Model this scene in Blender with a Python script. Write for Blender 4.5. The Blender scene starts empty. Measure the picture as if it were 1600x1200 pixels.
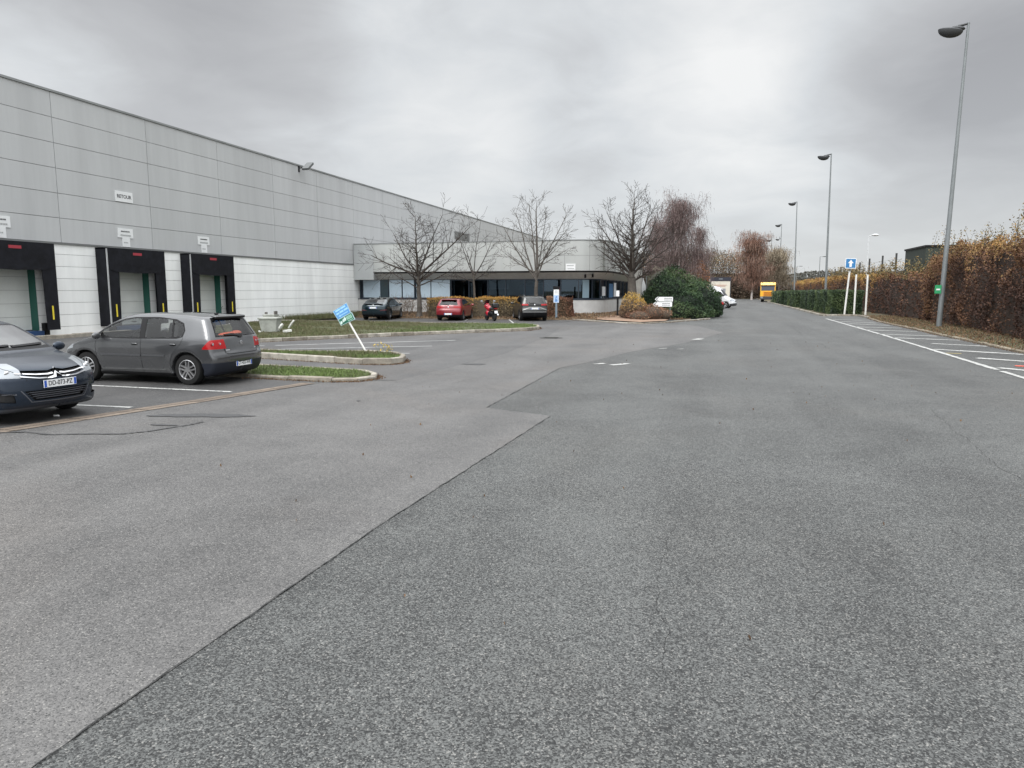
import bpy, bmesh, math, random
import numpy as np
from mathutils import Vector, Matrix
random.seed(7); rng = np.random.default_rng(7)
R_ = math.radians; PI = math.pi
SC = bpy.context.scene; COL = SC.collection
# ------------------------------------------------------------------ camera, sky, sun, exposure
FP = 1120.0; CH = 1.95
PITCH = math.atan(146/FP); YAW = math.atan(317/(FP/math.cos(PITCH)))
F_ = Vector((-math.sin(YAW)*math.cos(PITCH), math.cos(YAW)*math.cos(PITCH), -math.sin(PITCH)))
RT = Vector((math.cos(YAW), math.sin(YAW), 0)); UP = RT.cross(F_)
cam = bpy.data.cameras.new('camera'); camo = bpy.data.objects.new('camera', cam); COL.objects.link(camo)
camo.matrix_world = Matrix(((RT.x, UP.x, -F_.x, 0), (RT.y, UP.y, -F_.y, 0), (RT.z, UP.z, -F_.z, CH), (0, 0, 0, 1)))
cam.sensor_fit = 'HORIZONTAL'; cam.sensor_width = 36; cam.lens = 36*FP/1600
cam.clip_start = 0.05; cam.clip_end = 5000
SC.camera = camo
SC.view_settings.view_transform = 'Standard'; SC.view_settings.look = 'None'
SC.view_settings.gamma = 1; SC.view_settings.exposure = 0.0
def ray(px, py): return F_*FP + RT*(px-800) + UP*(600-py)
def G(px, py, z=0.0):
    d = ray(px, py); t = (z-CH)/d.z; return Vector((d.x*t, d.y*t, z))
def atY(px, py, Y):
    d = ray(px, py); t = Y/d.y; return Vector((d.x*t, Y, CH+d.z*t))
def atX(px, py, X):
    d = ray(px, py); t = X/d.x; return Vector((X, d.y*t, CH+d.z*t))

SUN_EL, SUN_AZ = 50, 200
w = bpy.data.worlds.new('World'); SC.world = w; w.use_nodes = True
nt = w.node_tree; nt.nodes.clear()
def N(nt, t, **k):
    n = nt.nodes.new(t)
    for a, b in k.items():
        if a in n.inputs.keys() if isinstance(a, str) else False: n.inputs[a].default_value = b
        else: setattr(n, a, b)
    return n
def build_world():
    L = nt.links.new
    out = N(nt, 'ShaderNodeOutputWorld'); bg = N(nt, 'ShaderNodeBackground'); L(bg.outputs[0], out.inputs[0])
    sky = N(nt, 'ShaderNodeTexSky'); sky.sky_type = 'NISHITA'; sky.sun_disc = False
    sky.sun_elevation = R_(SUN_EL); sky.sun_rotation = R_(SUN_AZ)
    tc = N(nt, 'ShaderNodeTexCoord'); sep = N(nt, 'ShaderNodeSeparateXYZ'); L(tc.outputs['Generated'], sep.inputs[0])
    def M(op, a, b=None, c=None, clamp=False):
        m = N(nt, 'ShaderNodeMath'); m.operation = op; m.use_clamp = clamp
        for i, v in enumerate((a, b, c)):
            if v is None: continue
            if isinstance(v, (int, float)): m.inputs[i].default_value = v
            else: L(v, m.inputs[i])
        return m.outputs[0]
    z = M('MAXIMUM', sep.outputs[2], 0.0)
    zz = M('ADD', z, 0.22)
    cx = M('DIVIDE', sep.outputs[0], zz); cy = M('DIVIDE', sep.outputs[1], zz)
    cmb = N(nt, 'ShaderNodeCombineXYZ'); L(cx, cmb.inputs[0]); L(cy, cmb.inputs[1]); cmb.inputs[2].default_value = 3.7
    n1 = N(nt, 'ShaderNodeTexNoise'); L(cmb.outputs[0], n1.inputs['Vector']); n1.inputs['Scale'].default_value = 1.1; n1.inputs['Detail'].default_value = 7; n1.inputs['Roughness'].default_value = .5; n1.inputs['Distortion'].default_value = .3
    n2 = N(nt, 'ShaderNodeTexNoise'); L(cmb.outputs[0], n2.inputs['Vector']); n2.inputs['Scale'].default_value = 3.2; n2.inputs['Detail'].default_value = 5; n2.inputs['Roughness'].default_value = .55; n2.inputs['Distortion'].default_value = .5
    def blob(px, py, sharp):
        d = ray(px, py).normalized()
        vm = N(nt, 'ShaderNodeVectorMath'); vm.operation = 'DOT_PRODUCT'; L(tc.outputs['Generated'], vm.inputs[0]); vm.inputs[1].default_value = d
        # warped a little by the noise so the patches have cloud edges
        a = M('SUBTRACT', 1.0, vm.outputs['Value'])
        a = M('MULTIPLY', a, -sharp); return M('EXPONENT', a)
    s = M('MULTIPLY', M('SUBTRACT', n1.outputs['Fac'], 0.5), 0.95)
    s = M('ADD', s, M('MULTIPLY', M('SUBTRACT', n2.outputs['Fac'], 0.5), 0.42))
    for px, py, sh, amp in BLOBS: s = M('ADD', s, M('MULTIPLY', blob(px, py, sh), amp))
    br = M('ADD', s, 0.60)
    ramp = N(nt, 'ShaderNodeValToRGB'); L(br, ramp.inputs[0])
    e = ramp.color_ramp.elements
    e[0].position = 0.05; e[0].color = (.34, .34, .35, 1)
    e[1].position = 0.95; e[1].color = (.90, .90, .89, 1)
    m_ = e.new(.40); m_.color = (.50, .505, .515, 1)
    m_ = e.new(.64); m_.color = (.67, .69, .705, 1)
    # luminance gradient of an overcast sky: zenith about three times the horizon
    g = N(nt, 'ShaderNodeMapRange'); L(z, g.inputs['Value']); g.inputs['From Min'].default_value = .37; g.inputs['From Max'].default_value = .85; g.inputs['To Min'].default_value = 1.0; g.inputs['To Max'].default_value = 4.0
    # horizon veil
    h = M('POWER', M('SUBTRACT', 1.0, z, clamp=True), 7.0)
    mixh = N(nt, 'ShaderNodeMix', data_type='RGBA'); L(M('MULTIPLY', h, .92), mixh.inputs['Factor']); L(ramp.outputs[0], mixh.inputs['A']); mixh.inputs['B'].default_value = (.66, .68, .695, 1)
    sc = N(nt, 'ShaderNodeVectorMath'); sc.operation = 'SCALE'; L(mixh.outputs['Result'], sc.inputs[0]); L(M('MULTIPLY', g.outputs[0], M('ADD', 1.0, M('MULTIPLY', M('MAXIMUM', M('MULTIPLY', sep.outputs[1], -1.0), 0.0), 1.3))), sc.inputs['Scale'])
    sk = N(nt, 'ShaderNodeVectorMath'); sk.operation = 'SCALE'; L(sky.outputs[0], sk.inputs[0]); sk.inputs['Scale'].default_value = 0.008
    ad = N(nt, 'ShaderNodeVectorMath'); ad.operation = 'ADD'; L(sc.outputs[0], ad.inputs[0]); L(sk.outputs[0], ad.inputs[1])
    L(ad.outputs[0], bg.inputs[0]); bg.inputs[1].default_value = 1.0
BLOBS = [(430, -40, 34, -.54), (60, 60, 60, .05), (1530, 200, 90, -.36), (800, 190, 40, .20), (1130, 140, 110, .50), (1240, -60, 90, -.12), (1590, 20, 90, -.24), (560, 130, 90, .34), (1000, 300, 60, -.06), (790, 225, 900, .16), (960, -20, 60, -.10)]
build_world()
sl = bpy.data.lights.new('sun', 'SUN'); sl.energy = 1.5; sl.angle = R_(30); sl.color = (1, .97, .93)
so = bpy.data.objects.new('sun', sl); COL.objects.link(so)
so.rotation_euler = (R_(90-SUN_EL), 0, R_(180-SUN_AZ))
# ------------------------------------------------------------------ materials
MATS = {}
def mat(name, col, rough=.6, metal=0., var=0., vscale=4., bump=0., bscale=40., coat=0., spec=.5, attr=None, emis=None, inner=None, stretch=None, worn=None):
    """principled material; var = noise variation of the colour, attr = list of colours picked by the face attribute 'v'"""
    if name in MATS: return MATS[name]
    m = bpy.data.materials.new(name); m.use_nodes = True; MATS[name] = m
    t = m.node_tree; p = t.nodes['Principled BSDF']; L = t.links.new
    p.inputs['Base Color'].default_value = (*col, 1); p.inputs['Roughness'].default_value = rough
    p.inputs['Metallic'].default_value = metal; p.inputs['Coat Weight'].default_value = coat
    p.inputs['Coat Roughness'].default_value = .04; p.inputs['Specular IOR Level'].default_value = spec
    src = None
    if attr:
        a = N(t, 'ShaderNodeAttribute'); a.attribute_name = 'v'
        r = N(t, 'ShaderNodeValToRGB'); L(a.outputs['Fac'], r.inputs[0]); e = r.color_ramp.elements
        e[0].color = (*attr[0], 1); e[1].color = (*attr[-1], 1)
        for i, c in enumerate(attr[1:-1]): q = e.new((i+1)/(len(attr)-1)); q.color = (*c, 1)
        src = r.outputs[0]
    if var:
        tc = N(t, 'ShaderNodeTexCoord'); n = N(t, 'ShaderNodeTexNoise'); sv = tc.outputs['Object']
        if stretch: mp = N(t, 'ShaderNodeMapping'); L(sv, mp.inputs[0]); mp.inputs['Scale'].default_value = stretch; sv = mp.outputs[0]
        L(sv, n.inputs['Vector']); n.inputs['Scale'].default_value = vscale; n.inputs['Detail'].default_value = 6; n.inputs['Roughness'].default_value = .65
        mr = N(t, 'ShaderNodeMapRange'); L(n.outputs['Fac'], mr.inputs['Value']); mr.inputs['From Min'].default_value = .3; mr.inputs['From Max'].default_value = .7
        mr.inputs['To Min'].default_value = 1-var; mr.inputs['To Max'].default_value = 1+var
        sc = N(t, 'ShaderNodeVectorMath'); sc.operation = 'SCALE'; L(mr.outputs[0], sc.inputs['Scale'])
        if src: L(src, sc.inputs[0])
        else: sc.inputs[0].default_value = col
        src = sc.outputs[0]
    if worn:   # paint worn through to the surface below
        tc = N(t, 'ShaderNodeTexCoord'); n = N(t, 'ShaderNodeTexNoise'); L(tc.outputs['Object'], n.inputs['Vector']); n.inputs['Scale'].default_value = 11; n.inputs['Detail'].default_value = 8; n.inputs['Roughness'].default_value = .75
        mr = N(t, 'ShaderNodeMapRange'); L(n.outputs['Fac'], mr.inputs['Value']); mr.inputs['From Min'].default_value = worn; mr.inputs['From Max'].default_value = worn+.05
        mx = N(t, 'ShaderNodeMix', data_type='RGBA'); L(mr.outputs[0], mx.inputs['Factor']); mx.inputs['B'].default_value = (.085, .085, .083, 1)
        if src: L(src, mx.inputs['A'])
        src = mx.outputs['Result']
    if inner:
        geo = N(t, 'ShaderNodeNewGeometry'); mx = N(t, 'ShaderNodeMix', data_type='RGBA'); L(geo.outputs['Backfacing'], mx.inputs['Factor'])
        if src: L(src, mx.inputs['A'])
        else: mx.inputs['A'].default_value = (*col, 1)
        mx.inputs['B'].default_value = (*inner, 1); src = mx.outputs['Result']
    if src: L(src, p.inputs['Base Color'])
    if bump:
        tc = N(t, 'ShaderNodeTexCoord'); n = N(t, 'ShaderNodeTexNoise'); L(tc.outputs['Object'], n.inputs['Vector']); n.inputs['Scale'].default_value = bscale; n.inputs['Detail'].default_value = 5
        b = N(t, 'ShaderNodeBump'); L(n.outputs['Fac'], b.inputs['Height']); b.inputs['Strength'].default_value = bump; b.inputs['Distance'].default_value = .02; L(b.outputs[0], p.inputs['Normal'])
    if emis: p.inputs['Emission Color'].default_value = (*emis, 1); p.inputs['Emission Strength'].default_value = 1
    return m
def glass_mat(name, tint=.4, refl=1.0, ior=1.5, col=None):
    if name in MATS: return MATS[name]
    m = bpy.data.materials.new(name); m.use_nodes = True; MATS[name] = m; t = m.node_tree; t.nodes.clear(); L = t.links.new
    o = N(t, 'ShaderNodeOutputMaterial'); mx = N(t, 'ShaderNodeMixShader'); tr = N(t, 'ShaderNodeBsdfTransparent'); gl = N(t, 'ShaderNodeBsdfGlossy'); lw = N(t, 'ShaderNodeLayerWeight'); lw.inputs[0].default_value = .5; pw = N(t, 'ShaderNodeMath'); pw.operation = 'POWER'; L(lw.outputs['Facing'], pw.inputs[0]); pw.inputs[1].default_value = 4.; R0 = ((ior-1)/(ior+1))**2; fr = N(t, 'ShaderNodeMath'); fr.operation = 'MULTIPLY_ADD'; L(pw.outputs[0], fr.inputs[0]); fr.inputs[1].default_value = .8; fr.inputs[2].default_value = R0
    c = col or (tint, tint*1.03, tint*1.02); tr.inputs[0].default_value = (*c, 1); gl.inputs['Roughness'].default_value = .015; gl.inputs[0].default_value = (*(refl if isinstance(refl, tuple) else (refl,)*3), 1)
    L(fr.outputs[0], mx.inputs[0]); L(tr.outputs[0], mx.inputs[1]); L(gl.outputs[0], mx.inputs[2]); L(mx.outputs[0], o.inputs[0])
    return m
def asphalt(name, dark, light, speck, tan=0., crack=.5, rough=.75, edge=False):
    m = bpy.data.materials.new(name); m.use_nodes = True; t = m.node_tree; L = t.links.new; p = t.nodes['Principled BSDF']
    geo = N(t, 'ShaderNodeNewGeometry'); P = geo.outputs['Position']
    def noise(s, d=4, r=.6, dist=0.):
        n = N(t, 'ShaderNodeTexNoise'); L(P, n.inputs['Vector']); n.inputs['Scale'].default_value = s; n.inputs['Detail'].default_value = d; n.inputs['Roughness'].default_value = r; n.inputs['Distortion'].default_value = dist; return n.outputs['Fac']
    def M(op, a, b, clamp=False):
        q = N(t, 'ShaderNodeMath'); q.operation = op; q.use_clamp = clamp
        for i, v in enumerate((a, b)):
            if isinstance(v, (int, float)): q.inputs[i].default_value = v
            else: L(v, q.inputs[i])
        return q.outputs[0]
    vo = N(t, 'ShaderNodeTexVoronoi'); L(P, vo.inputs['Vector']); vo.inputs['Scale'].default_value = 125
    vc = N(t, 'ShaderNodeSeparateColor'); L(vo.outputs['Color'], vc.inputs[0])
    vo2 = N(t, 'ShaderNodeTexVoronoi'); L(P, vo2.inputs['Vector']); vo2.inputs['Scale'].default_value = 62
    vc2 = N(t, 'ShaderNodeSeparateColor'); L(vo2.outputs['Color'], vc2.inputs[0])
    mid = noise(9, 6, .75); big = noise(.35, 5, .6, .4); big2 = noise(1.4, 6, .7)
    # stretched along the driving direction: wheel tracks
    mp = N(t, 'ShaderNodeMapping'); L(P, mp.inputs[0]); mp.inputs['Scale'].default_value = (1, .07, 1)
    st = N(t, 'ShaderNodeTexNoise'); L(mp.outputs[0], st.inputs['Vector']); st.inputs['Scale'].default_value = .9; st.inputs['Detail'].default_value = 5
    f = M('MULTIPLY', M('SUBTRACT', vc.outputs[0], .5), speck)
    f = M('ADD', f, M('MULTIPLY', M('SUBTRACT', vc2.outputs[1], .5), speck*.35))
    f = M('ADD', f, M('MULTIPLY', M('SUBTRACT', mid, .5), .45))
    f = M('ADD', f, M('MULTIPLY', M('SUBTRACT', noise(30, 5, .8), .5), .95*min(1, speck)))
    f = M('ADD', f, M('MULTIPLY', M('SUBTRACT', big, .5), 1.05))
    f = M('ADD', f, M('MULTIPLY', M('SUBTRACT', big2, .5), .75))
    f = M('ADD', f, M('MULTIPLY', M('SUBTRACT', st.outputs['Fac'], .5), .85))
    f = M('ADD', f, .5, True)
    r = N(t, 'ShaderNodeValToRGB'); L(f, r.inputs[0]); e = r.color_ramp.elements
    e[0].color = (*dark, 1); e[1].color = (*light, 1)
    if edge:   # loosened, darker stone along the joint with the pale surfacing
        sp = N(t, 'ShaderNodeSeparateXYZ'); L(P, sp.inputs[0]); ea = N(t, 'ShaderNodeMapRange'); L(M('ADD', sp.outputs[0], M('MULTIPLY', big2, .35)), ea.inputs['Value']); ea.inputs['From Min'].default_value = -2.1; ea.inputs['From Max'].default_value = -2.42; eb = N(t, 'ShaderNodeMapRange'); L(sp.outputs[1], eb.inputs['Value']); eb.inputs['From Min'].default_value = 11.3; eb.inputs['From Max'].default_value = 10.6
        f = M('SUBTRACT', f, M('MULTIPLY', M('MULTIPLY', ea.outputs[0], eb.outputs[0]), .17), True); L(f, r.inputs[0])
    # rare pale chips and dark pits
    ch = M('GREATER_THAN', vc.outputs[1], .985-.035*min(1, speck)); mx = N(t, 'ShaderNodeMix', data_type='RGBA'); L(M('MULTIPLY', ch, .5*min(1, speck*1.5)), mx.inputs['Factor']); L(r.outputs[0], mx.inputs['A']); mx.inputs['B'].default_value = (.30, .29, .27, 1)
    pt = M('GREATER_THAN', vc.outputs[2], .97-.09*min(1, speck)); mx2 = N(t, 'ShaderNodeMix', data_type='RGBA'); L(M('MULTIPLY', pt, .82*min(1, speck*1.5)), mx2.inputs['Factor']); L(mx.outputs['Result'], mx2.inputs['A']); mx2.inputs['B'].default_value = (.02, .02, .02, 1)
    # tan dust in patches
    dn = N(t, 'ShaderNodeMapRange'); L(noise(.22, 5, .6, .6), dn.inputs['Value']); dn.inputs['From Min'].default_value = .5; dn.inputs['From Max'].default_value = .72; dn.inputs['To Max'].default_value = .35+tan
    mx3 = N(t, 'ShaderNodeMix', data_type='RGBA', blend_type='MULTIPLY'); L(dn.outputs[0], mx3.inputs['Factor']); L(mx2.outputs['Result'], mx3.inputs['A']); mx3.inputs['B'].default_value = (1.0, .91, .84, 1)
    # cracks
    nv = N(t, 'ShaderNodeTexNoise'); L(P, nv.inputs['Vector']); nv.inputs['Scale'].default_value = 1.3; nv.inputs['Detail'].default_value = 6
    av = N(t, 'ShaderNodeVectorMath'); av.operation = 'MULTIPLY_ADD'; L(nv.outputs['Color'], av.inputs[0]); av.inputs[1].default_value = (1.6, 1.6, 1.6); L(P, av.inputs[2])
    cr = N(t, 'ShaderNodeTexVoronoi'); cr.feature = 'DISTANCE_TO_EDGE'; L(av.outputs[0], cr.inputs['Vector']); cr.inputs['Scale'].default_value = .23
    c1 = M('LESS_THAN', cr.outputs['Distance'], .0016); c2 = M('GREATER_THAN', noise(.5, 3), .53)
    mx4 = N(t, 'ShaderNodeMix', data_type='RGBA'); L(M('MULTIPLY', M('MULTIPLY', c1, c2), crack), mx4.inputs['Factor']); L(mx3.outputs['Result'], mx4.inputs['A']); mx4.inputs['B'].default_value = (.03, .03, .03, 1)
    L(mx4.outputs['Result'], p.inputs['Base Color'])
    rr = N(t, 'ShaderNodeMapRange'); L(big2, rr.inputs['Value']); rr.inputs['To Min'].default_value = rough-.14; rr.inputs['To Max'].default_value = rough+.12; L(rr.outputs[0], p.inputs['Roughness'])
    b = N(t, 'ShaderNodeBump'); L(M('ADD', M('MULTIPLY', vo.outputs['Distance'], -.9), M('MULTIPLY', noise(60, 3), .5)), b.inputs['Height']); b.inputs['Strength'].default_value = .5*min(1, speck+.15); b.inputs['Distance'].default_value = .008; L(b.outputs[0], p.inputs['Normal'])
    return m
# ------------------------------------------------------------------ mesh building
class MB:
    def __init__(s): s.v = []; s.f = []; s.a = []; s.m = []; s.ca = 0.; s.cm = 0
    def add(s, vs, fs):
        o = len(s.v); s.v.extend([tuple(x) for x in vs])
        for f in fs: s.f.append(tuple(i+o for i in f)); s.a.append(s.ca); s.m.append(s.cm)
    def box(s, c, d, M=None, taper=1.):
        x, y, z = d[0]/2, d[1]/2, d[2]/2; k = taper
        vs = [Vector(q) for q in ((-x, -y, -z), (x, -y, -z), (x, y, -z), (-x, y, -z), (-x*k, -y*k, z), (x*k, -y*k, z), (x*k, y*k, z), (-x*k, y*k, z))]
        if M is not None: vs = [M @ q for q in vs]
        c = Vector(c); s.add([q+c for q in vs], [(0, 3, 2, 1), (4, 5, 6, 7), (0, 1, 5, 4), (1, 2, 6, 5), (2, 3, 7, 6), (3, 0, 4, 7)])
    def bb(s, x0, x1, y0, y1, z0, z1): s.box(((x0+x1)/2, (y0+y1)/2, (z0+z1)/2), (x1-x0, y1-y0, z1-z0))
    def tube(s, p, q, r0, r1=None, n=8, cap=True):
        r1 = r0 if r1 is None else r1; p = Vector(p); q = Vector(q); d = (q-p).normalized()
        u = d.orthogonal().normalized(); w_ = d.cross(u)
        vs = [p+(u*math.cos(2*PI*i/n)+w_*math.sin(2*PI*i/n))*r0 for i in range(n)]+[q+(u*math.cos(2*PI*i/n)+w_*math.sin(2*PI*i/n))*r1 for i in range(n)]
        fs = [(i, (i+1) % n, n+(i+1) % n, n+i) for i in range(n)]
        if cap: fs += [tuple(range(n-1, -1, -1)), tuple(range(n, 2*n))]
        s.add(vs, fs)
    def path(s, pts, r, n=6):
        for i in range(len(pts)-1):
            a = r[i] if hasattr(r, '__len__') else r; b = r[i+1] if hasattr(r, '__len__') else r
            s.tube(pts[i], pts[i+1], a, b, n)
    def prism(s, poly, axis, a, b):
        """polygon in the plane perpendicular to axis (0: y,z  1: x,z  2: x,y) pushed from a to b"""
        def mk(p, t): return {0: (t, p[0], p[1]), 1: (p[0], t, p[1]), 2: (p[0], p[1], t)}[axis]
        n = len(poly); s.add([mk(p, a) for p in poly]+[mk(p, b) for p in poly], [(i, (i+1) % n, n+(i+1) % n, n+i) for i in range(n)]+[tuple(range(n-1, -1, -1)), tuple(range(n, 2*n))])
    def ell(s, c, r, nu=14, nv=9, M=None, v0=0., v1=1.):
        vs = []; c = Vector(c)
        for j in range(nv+1):
            th = PI*(v0+(v1-v0)*j/nv)
            for i in range(nu):
                ph = 2*PI*i/nu; q = Vector((r[0]*math.sin(th)*math.cos(ph), r[1]*math.sin(th)*math.sin(ph), r[2]*math.cos(th)))
                if M is not None: q = M @ q
                vs.append(c+q)
        s.add(vs, [(j*nu+i, (j+1)*nu+i, (j+1)*nu+(i+1) % nu, j*nu+(i+1) % nu) for j in range(nv) for i in range(nu)])
    def lathe(s, prof, n=32, axis='y', c=(0, 0, 0)):
        vs = []; c = Vector(c)
        for r, h in prof:
            for i in range(n):
                a = 2*PI*i/n; q = (r*math.cos(a), h, r*math.sin(a)) if axis == 'y' else (r*math.cos(a), r*math.sin(a), h)
                vs.append(c+Vector(q))
        s.add(vs, [(j*n+i, j*n+(i+1) % n, (j+1)*n+(i+1) % n, (j+1)*n+i) for j in range(len(prof)-1) for i in range(n)])
    def build(s, name, m, parent=None, smooth=False, bevel=0., loc=None, rotz=0.):
        me = bpy.data.meshes.new(name); me.from_pydata(s.v, [], s.f)
        for x in (m if isinstance(m, (list, tuple)) else [m]): me.materials.append(x)
        if any(s.m): me.polygons.foreach_set('material_index', s.m)
        if any(s.a):
            a = me.attributes.new('v', 'FLOAT', 'FACE'); a.data.foreach_set('value', s.a)
        if smooth: me.polygons.foreach_set('use_smooth', [True]*len(me.polygons)); me.set_sharp_from_angle(angle=R_(38))
        me.update(); o = bpy.data.objects.new(name, me); COL.objects.link(o)
        if parent: o.parent = parent
        if loc is not None: o.location = loc
        if rotz: o.rotation_euler.z = rotz
        if bevel:
            b = o.modifiers.new('bevel', 'BEVEL'); b.width = bevel; b.segments = 2; b.limit_method = 'ANGLE'
        return o
def npobj(name, V, Fq, m, v=None, parent=None, smooth=False):
    """fast mesh from numpy: V (n,3), Fq (k,3 or 4)"""
    me = bpy.data.meshes.new(name); k = Fq.shape[1]
    me.vertices.add(len(V)); me.vertices.foreach_set('co', np.asarray(V, np.float32).ravel())
    me.loops.add(Fq.size); me.loops.foreach_set('vertex_index', Fq.astype(np.int32).ravel())
    me.polygons.add(len(Fq)); me.polygons.foreach_set('loop_start', np.arange(0, Fq.size, k, dtype=np.int32))
    me.update(calc_edges=True); me.materials.append(m)
    if v is not None:
        a = me.attributes.new('v', 'FLOAT', 'FACE'); a.data.foreach_set('value', np.asarray(v, np.float32))
    if smooth: me.polygons.foreach_set('use_smooth', [True]*len(me.polygons))
    o = bpy.data.objects.new(name, me); COL.objects.link(o)
    if parent: o.parent = parent
    return o
def tag(o, label=None, cat=None, group=None, kind=None):
    if label: o['label'] = label
    if cat: o['category'] = cat
    if group: o['group'] = group
    if kind: o['kind'] = kind
    return o
def thing(name, label, cat, loc=(0, 0, 0), rotz=0., group=None):
    o = bpy.data.objects.new(name, None); COL.objects.link(o); o.location = loc; o.rotation_euler.z = rotz
    return tag(o, label, cat, group)
def copy_tree(o, parent=None):
    c = o.copy(); COL.objects.link(c)
    if parent: c.parent = parent
    for ch in list(o.children): copy_tree(ch, c)
    return c
def text(name, s, size, m, parent, M, thick=.003, bold=0., sx=1.):
    cu = bpy.data.curves.new(name, 'FONT'); cu.body = s; cu.size = size; cu.align_x = 'CENTER'; cu.align_y = 'CENTER'; cu.extrude = thick; cu.offset = bold
    t = bpy.data.objects.new(name, cu); COL.objects.link(t); dg = bpy.context.evaluated_depsgraph_get()
    me = bpy.data.meshes.new_from_object(t.evaluated_get(dg)); bpy.data.objects.remove(t); me.name = name
    me.transform(Matrix.Diagonal((sx, 1, 1, 1))); me.materials.clear(); me.materials.append(m)
    o = bpy.data.objects.new(name, me); COL.objects.link(o); o.parent = parent; o.matrix_basis = M
    return o
def frame(origin, right, up):
    r = Vector(right).normalized(); u = Vector(up); u = (u-r*u.dot(r)).normalized(); n = r.cross(u); o = origin
    return Matrix(((r.x, u.x, n.x, o[0]), (r.y, u.y, n.y, o[1]), (r.z, u.z, n.z, o[2]), (0, 0, 0, 1)))
def sheet(name, pts, z, m, kind='structure', sub=0):
    """flat polygon on the ground"""
    mb = MB(); mb.add([(p[0], p[1], z) for p in pts], [tuple(range(len(pts)))])
    o = mb.build(name, m)
    ar = sum(pts[i-1][0]*pts[i][1]-pts[i][0]*pts[i-1][1] for i in range(len(pts)))
    if ar < 0: o.data.flip_normals()
    return tag(o, kind=kind)
def gp(*q): return [G(a, b) for a, b in q]
def strip(name, p, q, w_, z, m):
    p = Vector((p[0], p[1])); q = Vector((q[0], q[1])); d = (q-p).normalized(); n = Vector((-d.y, d.x))*w_/2
    return [p-n, q-n, q+n, p+n]
# leaf / blade clouds ------------------------------------------------
def cards(P, size, asp=.6, up=None, jit=.5):
    """one small quad at every point, random orientation"""
    n = len(P); a = rng.normal(size=(n, 3)); a /= np.linalg.norm(a, axis=1)[:, None]
    if up is not None: a = a*jit+np.array(up)[None]; a /= np.linalg.norm(a, axis=1)[:, None]
    b = rng.normal(size=(n, 3)); b -= a*(a*b).sum(1)[:, None]; b /= np.linalg.norm(b, axis=1)[:, None]
    s = size*rng.uniform(.6, 1.4, n)[:, None]; u = a*s*.5; v = b*s*.5*asp
    V = np.stack([P-u, P-v*.9+u*.1, P+u, P+v*.9+u*.1], 1).reshape(-1, 3)
    return V, np.arange(4*n).reshape(n, 4)
def blades(P, h, w_=.012, lean=.4):
    n = len(P); a = rng.uniform(0, 2*PI, n); d = np.stack([np.cos(a), np.sin(a), 0*a], 1)*w_*.5
    hh = h*rng.uniform(.4, 1.3, n)[:, None]; t = np.concatenate([rng.normal(0, lean, (n, 2))*hh, hh], 1)
    V = np.stack([P-d, P+d, P+t], 1).reshape(-1, 3); return V, np.arange(3*n).reshape(n, 3)
def merge(*parts):
    Vs, Fs, o = [], [], 0
    for V, F in parts: Vs.append(V); Fs.append(F+o); o += len(V)
    return np.concatenate(Vs), np.concatenate(Fs)
def pip(X, Y, poly):
    ins = np.zeros(np.shape(X), bool); n = len(poly)
    for i in range(n):
        x0, y0 = poly[i-1][:2]; x1, y1 = poly[i][:2]
        if y0 == y1: continue
        c = ((y0 > Y) != (y1 > Y)) & (X < (x1-x0)*(Y-y0)/(y1-y0)+x0); ins ^= c
    return ins
def in_poly(poly, n):
    p = np.array([(q[0], q[1]) for q in poly]); lo, hi = p.min(0), p.max(0); out = []; k = 0
    while k < n:
        q = rng.uniform(lo, hi, (n*2, 2)); q = q[pip(q[:, 0], q[:, 1], poly)]; out.append(q); k += len(q)
        if len(q) == 0: break
    return np.concatenate(out)[:n]
def vnoise(P, s, seed=0):
    """cheap smooth value noise in 3-D, about 0..1"""
    r = np.random.default_rng(seed); f = np.zeros(len(P))
    for k in range(5):
        d = r.normal(size=3); d /= np.linalg.norm(d); f += np.sin((P@d)*s*(1+.45*k)+r.uniform(0, 6.3))
    return f/5*.9+.5
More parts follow.
